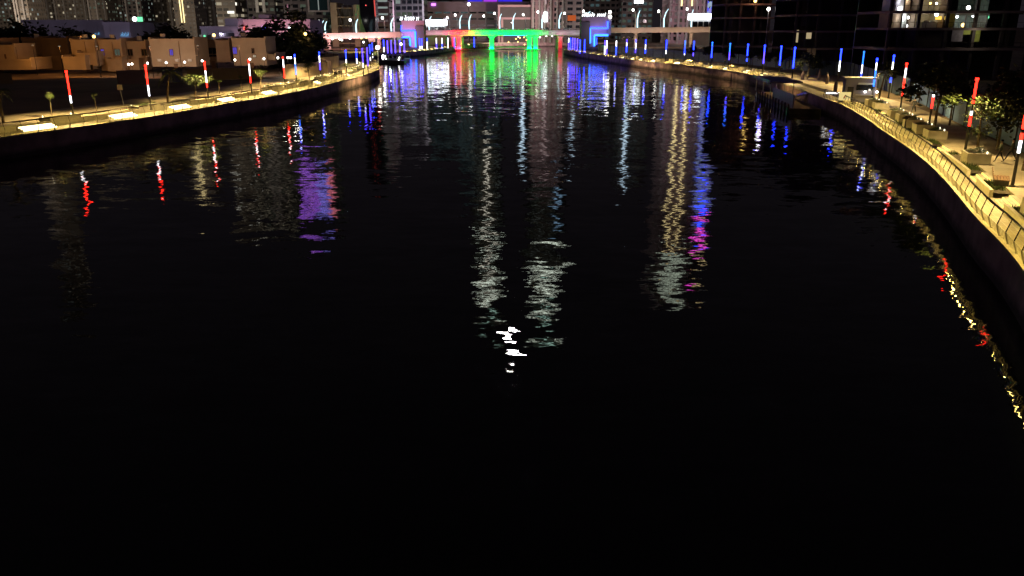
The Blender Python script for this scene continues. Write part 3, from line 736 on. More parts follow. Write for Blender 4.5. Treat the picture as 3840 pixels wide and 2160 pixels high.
x0, z0 = rel(1155, 3, 500); x1, z1 = rel(1238, 45, 500); c = o.location.x
put('screen_frame', MB().box(x0-c, x1-c, -1.6, -1.0, z1-ZU, z1-ZU+.9).box(x0-c, x0-c+.9, -1.6, -1.0, z1-ZU+.91, z0-ZU+8).box(x1-c-.9, x1-c, -1.6, -1.0, z1-ZU+.91, z0-ZU+8), M['conc'], o)
put('screen', MB().box(x0-c+1, x1-c-1, -1.3, -1.1, z1-ZU+1, z0-ZU+8), mat('teal_glass', (.02,.05,.06), .2), o)
put('light_column', MB().tube([((x0+x1)/2-c, -1.5, z1-ZU+1), ((x0+x1)/2-c, -1.5, z0-ZU+9)], .3, 6), G['w2'], o)
# car park with diagonal bracing
x0, z1 = rel(1237, 10, 470); x1, z0 = rel(1350, 118, 470); c = (x0+x1)/2; w = (x1-x0)/2
o = thing('car_park', 'beige multi-storey car park with diagonal steel bracing behind the ramp', 'building', (c, 470, ZU)); h = z1-ZU
put('side_wall', MB().box(-w, -w*.55, 0, 20, 0, h), M['villa'], o); put('side_wall', MB().box(w*.62, w, 0, 20, 0, h-1), M['villa'], o)
put('back_wall', MB().box(-w*.54, w*.61, 14, 20, 0, h-1), M['grey'], o)
for k in range(5): put('floor_slab', MB().box(-w*.54, w*.61, .3, 13.9, h*k/5+1.5, h*k/5+2.1), M['villa'], o)
for k in range(4):
    x_ = -w*.5 + k*w*.36
    put('brace', MB().tube([(x_, -.1, h*.95), (x_+w*.36, -.1, h*.35)], .22, 5), M['steel'], o); put('brace', MB().tube([(x_+w*.36, -.15, h*.95), (x_, -.15, h*.35)], .22, 5), M['steel'], o)
lamp('POINT', (0, -16, 14), (1,.85,.6), 2600, o, .6)
# dark tapering tower with a red line
ow = thing('tapering_tower', 'black tapering tower above the ramp with a thin red neon line on its right', 'building', (0, 455, 0))
pts = []
for px, py in ((1384,158),(1406,158),(1407,66),(1401,-20),(1396,-330),(1330,-330),(1345,-20),(1352,66)): q = at(px, py, 455); pts.append((q.x, q.z))
mb = MB(); k = len(pts); mb.add([(x, 0, z) for x, z in pts]+[(x, 12, z) for x, z in pts], [tuple(range(k)), tuple(range(k,2*k))[::-1]]+[(i,i+k,(i+1)%k+k,(i+1)%k) for i in range(k)])
put('tower_body', mb, M['black'], ow)
q0 = at(1408,62,454.5); q1 = at(1402,-20,454.5); q2 = at(1400,-60,454.5)
put('neon_line', MB().tube([(q0.x,-.5,q0.z),(q1.x,-.5,q1.z),(q2.x,-.5,q2.z)], .3, 6), glow('dim_red_neon', (1,.12,.1), .8, False), ow)
for k in range(5):
    q = at(1372-k*1.5, 20-k*75, 454.6); put('warning_light', MB().ball((q.x, -.4, q.z), .3, 6, 4), G['signr'], ow)
# centre
def strip(o, x_, z0_, z1_, g, w_=.5, y=-1.2): put('light_strip', MB().box(x_-w_, x_+w_, y-.3, y, z0_-ZU, z1_-ZU), g, o)
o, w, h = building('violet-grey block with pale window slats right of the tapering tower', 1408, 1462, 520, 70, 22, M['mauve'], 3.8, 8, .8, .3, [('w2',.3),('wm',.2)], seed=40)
o, w, h = building('dark blue glass office block behind the left gateway', 1464, 1592, 560, 62, 25, M['towerd'], 3.8, 3.5, .8, .6, [('w5',.18),('w2',.04)], seed=41, fins=(.02,.98))
G['teal'] = glow('teal_office_light', (.35,.6,.65), .11, False)
o, w, h = building('wide brown hall roof with purple lights behind the bridge', 1596, 1985, 640, 31, 40, M['mauve'], 4.5, 6, .8, .25, [('wm',.3),('teal',.2)], seed=42, name='hall')
for a_, b_, g in ((-.18,.1,'blue'),(.12,.38,'pink'),(.40,.86,'blue')): put('roof_light', MB().box(w*a_, w*b_, -.5, -.2, h+.05, h+1.0), glow('roof_blue_light',(.05,.03,1),.9,False) if g == 'blue' else glow('roof_purple_light',(.5,.05,1),1.0,False), o)
q = at(1758,16,632); put('flood_lamp', MB().ball((q.x-o.location.x, -8, q.z-ZU), 1.1, 8, 6), G['lampw'], o)
put('flood_mast', MB().tube([(q.x-o.location.x, -8, 0),(q.x-o.location.x, -8, q.z-ZU-1.2)], .3, 6), M['dark'], o)
q = at(1622,16,632); put('purple_sign', MB().box(q.x-o.location.x-1.6, q.x-o.location.x+1.6, -.9, -.5, q.z-ZU-.8, q.z-ZU+.8), G['purple'], o)
# pale framed block
x0, z1 = rel(1867, 18, 600); x1, _ = rel(1990, 18, 600); c = (x0+x1)/2; w = (x1-x0)/2; h = z1-ZU
o = thing('framed_building', 'low block with a nested pinkish picture frame front behind the green span', 'building', (c, 600, ZU))
put('body', MB().box(-w+1.3, w, 1, 20, 0, h-1.5), M['towerd'], o)
for dx_, dz_ in ((0, 0), (w*.19, h*.33)):
    put('outer_frame', MB().box(-w+dx_, w, 0-dx_*.1, .9, h-dz_-1.4, h-dz_).box(-w+dx_, -w+dx_+1.5, -dx_*.1, .9, 0, h-dz_-1.41), M['pink'], o)
lamp('POINT', (0, -25, 12), (1,.7,.6), 6000, o, .6)
# sign hall: bright white canopy left and right
for (a_, b_, c_, d_, Y, lab) in ((1596,1672,75,95,515,'bright white lit canopy hall just right of the left gateway'),(2594,2709,51,74,505,'bright white lit station canopy below the mauve and neon towers')):
    x0, z1 = rel(a_, c_, Y); x1, z0 = rel(b_, d_, Y); cx_ = (x0+x1)/2; w = (x1-x0)/2
    o = thing('lit_canopy_hall', lab, 'station', (cx_, Y, ZU))
    put('glowing_canopy', MB().box(-w, w, -1, 10, z0-ZU, z1-ZU), glow('canopy_light', (.86,.94,1), 8.5, False), o)
    put('hall_wall', MB().box(-w*.97, w*.95, 0, 10, 0, z0-ZU-.02), M['conc'], o)
    put('canopy_edge', MB().box(-w-.2, w+.2, -1.3, -1.02, z0-ZU-.3, z0-ZU+.1), M['white'], o)
    for k in range(5): put('glass_bay', MB().box(-w*.9+k*w*.36, -w*.9+k*w*.36+w*.3, -.2, -.05, 8, z0-ZU-1), M['black'], o)
# mauve centre tower
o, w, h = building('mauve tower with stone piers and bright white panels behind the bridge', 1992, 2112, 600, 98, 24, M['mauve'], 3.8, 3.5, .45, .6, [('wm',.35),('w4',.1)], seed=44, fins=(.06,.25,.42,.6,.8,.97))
G['pk'] = glow('pinkish_panel_light', (1,.72,.72), .5, False); G['ice'] = glow('ice_blue_strip_light', (.62,.82,1), 1.7, False)
q0 = at(2046,45,598.5); q1 = at(2046,62,598.5); q2 = at(2046,64,598.5); q3 = at(2046,82,598.5)
put('white_panel', MB().box(q0.x-o.location.x-1.3, q0.x-o.location.x+1.3, -1.9, -1.5, q1.z-ZU, q0.z-ZU), G['sign'], o)
put('white_panel', MB().box(q0.x-o.location.x-1.3, q0.x-o.location.x+1.3, -1.9, -1.5, q3.z-ZU, q2.z-ZU), G['sign'], o)
strip(o, q0.x-o.location.x, 28, 84, G['pk'], .55, -1.6)
# skyscraper twins (their lit crowns are above the frame, mirrored in the water)
def twin(xc, w, label, top, seed, crown):
    o = thing('skyscraper', label, 'skyscraper', (xc, 850, ZU)); r = random.Random(seed)
    put('shaft', MB().box(-w, w, 0, 40, 0, 232), M['towerd'], o); put('shaft_wing', MB().box(-w*.55, w*.55, -4, -.02, 0, 228), M['tower'], o)
    mb = MB()
    for f in range(58):
        for b_ in range(9):
            q = r.random()
            if q < .5: mb.quad((-w*.95+b_*w*.21,-4.1 if 2 <= b_ <= 6 else -.1,10+f*3.8),(-w*.95+b_*w*.21+w*.15,-4.1 if 2 <= b_ <= 6 else -.1,10+f*3.8),(-w*.95+b_*w*.21+w*.15,-4.1 if 2 <= b_ <= 6 else -.1,11.8+f*3.8),(-w*.95+b_*w*.21,-4.1 if 2 <= b_ <= 6 else -.1,11.8+f*3.8), 0 if q < .3 else 1 if q < .42 else 2)
    put('windows', mb, [G['w5'], G['w4'], G['w2']], o, kind='stuff')
    for z0_, z1_, ws, g in crown:
        put('lit_crown', MB().box(-w*ws, w*ws, -4.6, -4.2, z0_-ZU, z1_-ZU), G[g], o)
    put('crown_body', MB().box(-w*.8, w*.8, 0, 34, 232.02, 285), M['tower'], o)
    put('crown_taper', MB().add([(-w*.8,0,285.1),(w*.8,0,285.1),(w*.8,34,285.1),(-w*.8,34,285.1),(-w*.12,14,top),(w*.12,14,top),(w*.12,20,top),(-w*.12,20,top)], [(0,1,5,4),(1,2,6,5),(2,3,7,6),(3,0,4,7),(4,5,6,7)]), M['tower'], o)
    return o
t1 = twin(-26, 15, 'left twin skyscraper far behind the bridge, with a thin light line and pale lit crown', 330, 5,
    [(208,209.5,.95,'crown'),(248,249.5,.9,'crown'),(258,263,.45,'crown'),(268,269.5,.7,'crown'),(298,301,.3,'mint')])
put('light_line', MB().box(-.45, .45, -5.2, -4.7, 40, 282), glow('thin_line_light', (1,.94,.78), 2.4, False), t1)
t2 = twin(36, 19, 'right twin skyscraper far behind the bridge, with a broad pale lit crown', 330, 6,
    [(246,247.5,.95,'crown'),(254,260,.42,'crown'),(265,266.5,.9,'crown'),(275,276.5,.85,'crown'),(294,299,.32,'mint')])
# right-hand group
o, w, h = building('dark tower with a white lit sign near its top corner between the mauve towers', 2330, 2445, 600, 96, 22, M['towerd'], 3.8, 3.5, .7, .5, [('w5',.12),('teal',.15)], seed=46)
q = at(2397,5,598); put('white_sign', MB().box(q.x-o.location.x-3.1, q.x-o.location.x+3.1, -.9, -.4, q.z-ZU-1.3, q.z-ZU+2.4), G['sign'], o)
strip(o, at(2362,50,600).x-o.location.x, 40, 96, G['ice'], .8)
o, w, h = building('dark low-rise with an orange lit shopfront right of the mauve centre tower', 2120, 2185, 580, 60, 20, M['towerd'], 3.8, 4, .6, .5, [('w5',.15),('teal',.1)], seed=47)
q0 = at(2129,57,578); q1 = at(2160,78,578); put('orange_shopfront', MB().box(q0.x-o.location.x, q1.x-o.location.x, -.5, -.1, q1.z-ZU, q0.z-ZU), glow('orange_shop_light', (1,.2,.05), .45, False), o)
strip(o, 0, 48, 60, G['ice'], .6); put('light_strip', MB().box(-2.2,-1.6,-.9,-.5,60,62.5), G['ice'], o)
o, w, h = building('dark glass tower standing behind the right gateway', 2190, 2325, 640, 74, 22, M['towerd'], 3.8, 3.5, .7, .5, [('teal',.25),('w5',.06)], seed=48)
o, w, h = building('mauve tower with two gold light lines above the right ramp', 2503, 2640, 560, 170, 24, M['mauve'], 3.8, 3.0, .5, .62, [('wm',.62),('w4',.1)], seed=50, fins=(.04,.28,.52,.76,.96))  # glow of the dim mauve windows stands in for floodlight on the facade
for t in (.34, .62):
    x_ = -w + 2*w*t; put('gold_line', MB().box(x_-.42, x_+.42, -1.8, -1.3, 26-ZU, 140-ZU), G['gold'], o)
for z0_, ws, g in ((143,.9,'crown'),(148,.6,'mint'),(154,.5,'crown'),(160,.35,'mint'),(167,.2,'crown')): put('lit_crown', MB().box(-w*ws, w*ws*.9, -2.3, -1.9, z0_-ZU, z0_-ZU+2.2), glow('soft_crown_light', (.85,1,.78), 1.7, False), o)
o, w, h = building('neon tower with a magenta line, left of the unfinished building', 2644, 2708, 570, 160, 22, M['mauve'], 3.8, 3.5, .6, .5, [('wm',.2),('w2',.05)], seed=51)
LEDT = ledmat('multi_colour_led_wall', (.10,.13,1), (.30,.26,.75), (.35,.45,.6), .9, .5)
put('light_facade', MB().box(-w*.9, w*.9, -.9, -.4, 14, 112), LEDT, o); put('magenta_line', MB().box(-w*.16, w*.0, -1.5, -1.0, 14, 30), G['pink'], o)
put('blue_line', MB().box(-w*.3, w*.1, -1.5, -1.0, 34, 60), G['bl'], o); put('blue_line', MB().box(-w*.2, w*.3, -1.5, -1.0, 98, 118), G['bl'], o)
put('magenta_panel', MB().box(-w*.5, w*.45, -1.5, -1.0, 121, 126), G['pink'], o); put('magenta_panel', MB().box(-w*.6, w*.4, -1.5, -1.0, 131, 137), G['pink'], o)
put('gold_panel', MB().box(w*.1, w*.95, -1.5, -1.0, 142, 145), G['gold'], o)
# vertical lights in the middle distance that the canal mirrors
o, w, h = building('slim dark tower with a bluish white light strip behind the middle of the green span', 1936, 1984, 700, 108, 20, M['towerd'], 3.8, 3.5, .7, .5, [('teal',.2)], seed=53)
strip(o, 0, 42, 96, G['ice'], 1.1)
o, w, h = building('slim dark tower with a pale blue light strip right of the mauve centre tower', 2078, 2118, 720, 160, 20, M['towerd'], 3.8, 3.5, .7, .5, [('teal',.2)], seed=54)
strip(o, 0, 84, 152, glow('soft_blue_strip_light', (.35,.6,.9), .9, False), 1.3)
for i_, (a_, b_, t_) in enumerate(((1606,1702,96),(1712,1768,120),(1786,1870,84))):
    building(('dark teal glass tower above the red span','tall dark glass tower between red and green spans','dark teal glass tower above the left half of the green span')[i_], a_, b_, 720, t_, 22, M['towerd'], 3.8, 3.5, .8, .6, [('teal',.5),('w5',.1)], seed=60+i_)

# moon high over the canal (mirrored between the skyscrapers)
q = _ray(1925, 1288); q.z = -q.z; q.normalize()
mo = put('moon', MB().ball((0,0,0), 38, 24, 16), G['moonm'], None, loc=Vector((0,0,EYE)) + q*6000, smooth=True)
tag(mo, 'bright white moon high above the canal, mirrored in the water between the twin skyscrapers', 'moon')

# tall lamps added behind the low buildings to brighten the tower fronts
for i, (x_, y_, c, pw) in enumerate([(-430,640,(1,.8,.6),150000),(-330,620,(1,.8,.6),150000),(-230,540,(1,.85,.65),70000),(-150,470,(1,.8,.7),22000),(-60,530,(.9,.8,1),40000),(0,560,(1,.75,.65),40000),(55,555,(1,.75,.7),30000),(108,515,(1,.68,.72),26000),(128,520,(1,.6,.75),14000)]):
    o = thing('added_tower_lamp', f'{posn(i)} added tall lamp from the left at the feet of the towers', 'street lamp', (x_, y_, ZU), 0, 'tall lamps added among the towers')
    put('lamp_post', MB().tube([(0,0,0),(0,0,13)], [.2,.1], 6), M['dark'], o); put('lamp_head', MB().box(-.7,.7,-.3,.3,13,13.2), G['lampw'], o)
    lamp('POINT', (0, 0, 14), c, pw, o, 1.0)

# ------------------------------------------------------------------ unfinished concrete building on the right
def skeleton(label, px0, px1, Y, dep, ys, bays, seed):
    x0 = X(px0, Y); x1 = X(px1, Y); o = thing('unfinished_building', label, 'building', ((x0+x1)/2, Y, ZU)); w = (x1-x0)/2
    zs = [at(1920+(px0+px1-3840)/2, y, Y).z - ZU for y in ys]; r = random.Random(seed)
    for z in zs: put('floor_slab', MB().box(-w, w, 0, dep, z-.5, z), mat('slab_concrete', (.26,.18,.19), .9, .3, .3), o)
    top = zs[-1]; n_ = bays
    for k in range(n_+1):
        x_ = -w + .5 + (2*w-1)*k/n_; z0_ = 0
        for z in zs:
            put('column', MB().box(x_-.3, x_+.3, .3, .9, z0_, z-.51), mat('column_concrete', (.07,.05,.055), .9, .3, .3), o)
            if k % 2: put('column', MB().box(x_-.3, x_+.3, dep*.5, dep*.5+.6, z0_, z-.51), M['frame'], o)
            z0_ = z + .002
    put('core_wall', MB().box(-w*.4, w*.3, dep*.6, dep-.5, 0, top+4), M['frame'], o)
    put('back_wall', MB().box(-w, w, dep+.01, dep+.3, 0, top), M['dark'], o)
    for z in zs[:-1]:
        rr = MB(); x_ = -w+1
        rr.box(-w, w, .1, .16, z+1.0, z+1.06)
        while x_ < w: rr.box(x_, x_+.06, .1, .16, z, z+1.0); x_ += 2.2
        put('edge_guard_rail', rr, M['dark'], o, kind='stuff')
    return o, w, zs
oA, wA, zA = skeleton('left wing of the dark unfinished concrete building beside the white canopy', 2714, 2945, 270, 18, (172, 116, 64, 13, -40, -95, -150), 4, 1)
oB, wB, zB = skeleton('middle wing of the dark unfinished building behind the teal hoarding', 2980, 3325, 228, 18, (180, 115, 53, -10, -70, -130), 4, 2)
oC, wC, zC = skeleton('right wing of the dark unfinished building with lit rooms near the top corner', 3330, 3990, 172, 16, (180, 104, 40, -26, -92, -158), 6, 3)
q = at(2836,3,268); put('site_lamp', MB().ball((q.x-oA.location.x, -1, q.z-ZU), .5, 8, 5), G['lampo'], oA)
lamp('POINT', (q.x-oA.location.x, -3, q.z-ZU), (1,.45,.25), 240, oA, .3)
q = at(2882,38,250); o = thing('site_lamp_post', 'lamp post with a white head in front of the left unfinished wing', 'lamp post', (q.x, 250, ZU))
put('lamp_post', MB().tube([(0,0,0),(0,0,q.z-ZU)], [.14,.08], 6), M['steel'], o); put('lamp_head', MB().ball((0,0,q.z-ZU+.3), .5, 8, 5), G['lampw'], o); lamp('POINT', (0,-1.5,q.z-ZU), (1,.9,.8), 500, o, .3)
for px, py, hh, ww, m in ((2997,136,3.2,.9,'w3'),(3044,131,2.0,1.3,'w1')):
    q = at(px, py, 227); put('lit_opening', MB().box(q.x-oB.location.x-ww/2, q.x-oB.location.x+ww/2, 1, 1.3, q.z-ZU-hh/2, q.z-ZU+hh/2), glow('dull_opening_light', (.8,.62,.35), .5, False), oB)
for px in (3096, 3114):
    q = at(px, 225, 215); put('lit_column', MB().box(q.x-oB.location.x-.5, q.x-oB.location.x+.5, -.5, -.05, 0, 5), M['villa'], oB)
lamp('POINT', (at(3090,230,215).x-oB.location.x, -5, 2), (1,.75,.5), 60, oB, .3)
def room(px0, px1, floor, back, col, pw, lamps_, dep=7):
    x0 = X(px0,172)-oC.location.x; x1 = X(px1,172)-oC.location.x; z0 = zC[floor]+.01; z1 = zC[floor+1]-.52
    put('room_back_wall', MB().box(x0, x1, dep, dep+.2, z0, z1), back, oC)
    put('room_side_wall', MB().box(x0-.2, x0, 1.2, dep, z0, z1), back, oC); put('room_side_wall', MB().box(x1, x1+.2, 1.2, dep, z0, z1), back, oC)
    lamp('POINT', ((x0+x1)/2, 2.8, z1-.8), col, pw, oC, .3)
    for px, py, g, rr in lamps_:
        q = at(px, py, 175); put('room_lamp', MB().ball((q.x-oC.location.x, 2.2, q.z-ZU), rr, 8, 5), G[g], oC)
room(3358, 3388, 2, M['white'], (.85,.85,1), 120, [(3366,33,'lampw',.35)]); room(3393, 3412, 2, M['villa'], (1,.9,.7), 40, [(3405,9,'lampw',.28)])
room(3352, 3384, 1, M['beige'], (.95,.95,.9), 70, [(3374,60,'lampw',.25)]); room(3390, 3406, 1, M['white'], (.9,1,.95), 45, [(3398,66,'lampw',.3),(3393,97,'sign',.28)])
room(3447, 3549, 2, M['beige'], (.95,1,.72), 210, [(3482,13,'lampo',.22),(3505,13,'lampw',.2)])
room(3441, 3545, 1, M['beige'], (.95,1,.68), 230, [(3505,54,'sign',.42)])
q0 = at(3512,61,174); q1 = at(3548,74,174); put('orange_strip_lamp', MB().box(q0.x-oC.location.x, q1.x-oC.location.x, 2.0, 2.4, q1.z-ZU, q0.z-ZU), glow('orange_strip_light', (1,.62,.10), 1.3), oC)
for i in range(5):
    q = at(3466+i*11, 97, 174); put('site_box', MB().box(q.x-oC.location.x-.35, q.x-oC.location.x+.3, 2.4, 3.1, zC[1]+.01, zC[1]+1.1+.3*(i%2)), M['white'], oC)
room(3592, 3706, 2, mat('dark_green_wall', (.10,.13,.11), .8), (.8,1,.85), 50, [(3624,29,'lampw',.4)])
room(3590, 3704, 1, mat('grey_green_wall', (.30,.36,.33), .8), (.9,1,.92), 150, [(3581,63,'sign',.3),(3643,59,'sign',.35),(3695,65,'signg',.35),(3604,94,'lampo',.4)])
for px in (3623, 3667, 3702): q = at(px, 70, 173); put('window_post', MB().box(q.x-oC.location.x-.14, q.x-oC.location.x+.14, 1.0, 1.2, zC[1]+.01, zC[2]-.52), M['white'], oC)
q0 = at(3592,46,173); put('window_head', MB().box(q0.x-oC.location.x, X(3704,173)-oC.location.x, .95, 1.25, zC[2]-.9, zC[2]-.53), M['white'], oC)
q0 = at(3583,110,172); q1 = at(3617,156,172); put('violet_panel', MB().box(q0.x-oC.location.x, q1.x-oC.location.x, 1, 1.2, q1.z-ZU, q0.z-ZU), mat('violet_panel_paint', (.35,.28,.36), .7), oC)
for a_ in ((3624,110,3686,130),(3651,130.5,3681,157)):
    q0 = at(a_[0],a_[1],172); q1 = at(a_[2],a_[3],172); put('yellow_green_panel', MB().box(q0.x-oC.location.x, q1.x-oC.location.x, 1, 1.2, q1.z-ZU, q0.z-ZU), mat('yellow_green_paint', (.5,.52,.12), .7), oC)
lamp('POINT', (at(3650,130,172).x-oC.location.x, -1.5, zC[1]-1.2), (1,1,.7), 75, oC, .3)

# ------------------------------------------------------------------ hoardings
def hoarding(name, label, pts, h, m, step=3.0, z=ZU, cat='hoarding', posts=True):
    P_ = smooth(pts, .5); L = [0]
    for a, b in zip(P_, P_[1:]): L.append(L[-1] + (b-a).length)
    def f(d):
        i = max(k for k in range(len(L)) if L[k] <= d + 1e-9); i = min(i, len(P_)-2)
        return P_[i].lerp(P_[i+1], (d-L[i])/max(1e-6, L[i+1]-L[i]))
    o = thing(name, label, cat, (P_[0].x, P_[0].y, z)); base = Vector((P_[0].x, P_[0].y, 0)); d = 0; k = 0
    me = MB().box(.02, step-.02, -.03, .03, 0, h).box(.02, step-.02, -.06, -.031, h*.12, h*.16).box(.02, step-.02, -.06, -.031, h*.84, h*.88).mesh('panel', m)
    pm_ = MB().box(-.05, .05, .04, .14, 0, h+.05).mesh('post', M['dark'])
    while d < L[-1] - step:
        a = f(d) - base; b = f(d+step) - base; t = b - a; q = put('panel', me, None, o, loc=a); q.rotation_euler = (0, 0, math.atan2(t.y, t.x))
        if k % 2 == 0 and posts: q = put('post', pm_, None, o, loc=a); q.rotation_euler = (0, 0, math.atan2(t.y, t.x))
        d += step; k += 1
    return o
hoarding('site_hoarding', 'near stretch of curved blue hoarding behind the right promenade trees', [(28,24),(34,38),(40,55),(45.1,71.8),(47.4,79.4),(50.4,91.3),(52.8,99.6),(57,113),(61,127)], 2.5, M['hoard'])
hoarding('site_hoarding', 'dark teal hoarding behind the landing stage on the right', [(61,128),(66,150),(72,175),(75,190),(65.8,193)], 3.0, M['teal'])
hoarding('site_hoarding', 'long far stretch of blue-grey hoarding behind the distant right promenade', [(73.5,197),(73.3,216),(70,240),(65.6,262),(58,284),(51.1,305.7),(46,335),(43.5,363),(40,400)], 2.8, mat('grey_blue_hoarding', (.16,.22,.30), .6), 4.0)
hoarding('site_hoarding', 'violet and blue hoarding panels between the red and white poles on the left', [(at(437,265,160).x,160),(at(560,265,164).x,164),(at(605,265,165).x,165)], 2.6, M['violet'], 5.0)
hoarding('site_hoarding', 'dark navy hoarding right of the violet panels on the left bank', [(at(607,265,165).x,165),(at(690,262,168).x,168)], 2.6, M['navy'], 4.0)
hoarding('boundary_wall', 'beige panelled boundary wall behind the left promenade near the blue poles', [(at(1062,262,178).x,178),(at(1100,258,182).x,182),(at(1180,250,190).x,190),(at(1245,246,197).x,197)], 2.9, M['beige'], 3.6, cat='wall')
hoarding('boundary_wall', 'olive lit boundary wall curving to the floodlit tip of the left bank', [(at(1246,246,197).x,197),(-49,215),(-48,232),(-52,250),(-60,262)], 2.9, M['beige'], 3.6, cat='wall')
hoarding('boundary_wall', 'dark brown boundary wall below the pink villas on the left', [(at(700,262,172).x,172),(at(860,262,176).x,176),(at(1058,262,178).x,178)], 2.3, M['villa2'], 5, cat='wall')
hoarding('boundary_wall', 'brown garden wall below the villas at the far left', [(at(-60,300,162).x,162),(at(40,295,163).x,163),(at(150,290,164).x,164)], 2.0, M['villa2'], 5, cat='wall')
for t, (x_, y_) in enumerate([(-62,196),(-56,205),(-52,222)]): lamp('POINT', (x_+5, y_-6, 5.5), (1,.72,.32), 170, None, .2)

# ------------------------------------------------------------------ villas on the left
def villa(label, Y, blocks, wins, dep=9, m='villa'):
    px = (blocks[0][0]+blocks[0][1])/2; o = thing('villa', label, 'house', (X(px, Y), Y, ZU)); c = o.location.x
    for i, (a, b, t, bt, dy, mm) in enumerate(blocks):
        x0, z1 = rel(a, t, Y+dy); x1, z0 = rel(b, bt, Y+dy); z0 = max(0, z0-ZU) if bt < 285 else 0; z1 -= ZU
        put('wall_block', MB().box(x0-c, x1-c, dy, dy+dep, z0, z1), M[mm], o)
        put('parapet', MB().box(x0-c-.12, x1-c+.12, dy-.12, dy+.0-.001, z1-.35, z1+.12), M[mm], o)
        put('parapet', MB().box(x0-c-.12, x0-c+.2, dy+.01, dy+dep, z1+.001, z1+.45), M[mm], o); put('parapet', MB().box(x1-c-.2, x1-c+.12, dy+.01, dy+dep, z1+.001, z1+.45), M[mm], o)
    r = random.Random(int(blocks[0][0])+500)
    a, b, t, bt, dy, mm = blocks[0]; x0, z1 = rel(a, t, Y+dy); x1, _ = rel(b, t, Y+dy); x0 -= c; x1 -= c; z1 -= ZU; n_ = max(2, int((x1-x0)/3))
    for k in range(n_):
        xx = x0 + (k+.3+.4*r.random())*(x1-x0)/n_
        if r.random() < .55: put('air_conditioner', MB().box(xx, xx+.8, dy-.4, dy-.01, z1*.35, z1*.35+.55), M['white'], o)
        if r.random() < .5: put('down_pipe', MB().tube([(xx+1.2, dy-.1, .0), (xx+1.2, dy-.1, z1-.4)], .06, 5), M['wood'], o)
    put('roof_tank', MB().tube([(x0+1.5, dy+dep*.5, z1+.01),(x0+1.5, dy+dep*.5, z1+1.2)], .6, 10), M['white'], o)
    put('string_course', MB().box(x0+.2, x1-.2, dy-.07, dy-.005, z1*.52, z1*.52+.12), M[mm], o)
    put('door', MB().box((x0+x1)/2-.5, (x0+x1)/2+.5, dy-.05, dy-.006, 0, 2.2), M['wood'], o)
    for (a, b, t, bt, g, dy) in wins:
        x0, z1 = rel(a, t, Y+dy); x1, z0 = rel(b, bt, Y+dy); x0 -= c; x1 -= c; z0 -= ZU; z1 -= ZU
        f = put('window', MB().box(x0-.12, x1+.12, dy-.08, dy-.01, z1, z1+.12).box(x0-.12, x1+.12, dy-.12, dy-.01, z0-.12, z0).box(x0-.12, x0, dy-.08, dy-.01, z0, z1).box(x1, x1+.12, dy-.08, dy-.01, z0, z1).box((x0+x1)/2-.04, (x0+x1)/2+.04, dy-.07, dy-.03, z0, z1), M['wood'], o)
        put('pane', MB().box(x0+.001, x1-.001, dy-.03, dy-.012, z0+.001, z1-.001), G[g] if g in G else M[g], f)
    return o
G['vw'] = glow('violet_window_light', (.14,.10,.75), .7, False)
villa('tan villa block with roof terrace at the left photo edge', 196, [(-90,66,170,256,2,'villa'),(-60,120,224,262,-2,'villa'),(-60,8,150,255,6,'villa2')], [(18,24,205,222,'black',2)])
villa('dark brown villa second from the left edge, unlit', 215, [(80,146,146,205,2,'villa2'),(146,262,143,216,4,'villa2'),(100,236,215,270,0,'villa2')], [(118,134,172,195,'black',2)])
villa('orange-lit villa with square balcony block left of the violet window house', 200, [(262,366,150,235,2,'villa'),(233,325,214,262,-3,'villa'),(286,366,200,247,-1,'villa')], [(292,306,190,207,'black',2),(326,350,244,262,'black',-1)])
villa('tan villa with a violet lit window and a dark window', 203, [(366,468,150,265,0,'villa'),(400,462,222,268,-2,'beige')], [(378,392,185,207,'vw',0),(429,452,185,210,'w5',0)])
villa('olive tan villa with two dark square windows above a garden porch', 206, [(470,558,156,262,0,'villa'),(410,524,224,262,-3,'villa')], [(477,499,185,210,'black',0),(530,552,185,210,'black',0)])
villa('large blank pinkish villa with one small violet window', 200, [(558,738,147,250,0,'villa')], [(636,650,186,209,'vw',0)])
villa('shadowed villa with a deep recess between two pink villas', 210, [(740,842,150,235,5,'villa2'),(806,866,152,232,0,'villa')], [(772,822,180,212,'black',5)])
villa('tan villa left of the big dark tree with two small windows', 205, [(868,1002,144,246,0,'villa'),(1003,1034,205,226,1,'villa')], [(873,889,178,202,'vw',0),(944,954,182,200,'black',0),(948,960,206,215,'w1',0)])
# small white wall lamps
for i, (px, py, pw) in enumerate([(482,241,25),(495,240,45),(553,237,60),(623,235,110),(692,233,110),(758,228,60),(881,225,70),(937,222,70),(990,220,70),(1042,217,50),(1079,216,50),(1090,216,40)]):
    q = at(px, py, 192); o = thing('garden_lamp', f'{posn(i)} round white garden lamp from the left below the villas', 'lamp', (q.x, 192, ZU), 0, 'white garden lamps')
    put('lamp_post', MB().tube([(0,0,-.05),(0,0,q.z-ZU-.2)], .05, 5), M['dark'], o); put('lamp_head', MB().ball((0,0,q.z-ZU), .24, 8, 5), G['lampw'], o)
    lamp('POINT', (0, .9, q.z-ZU+.2), (1,.92,.75), pw*1.6, o, .2)
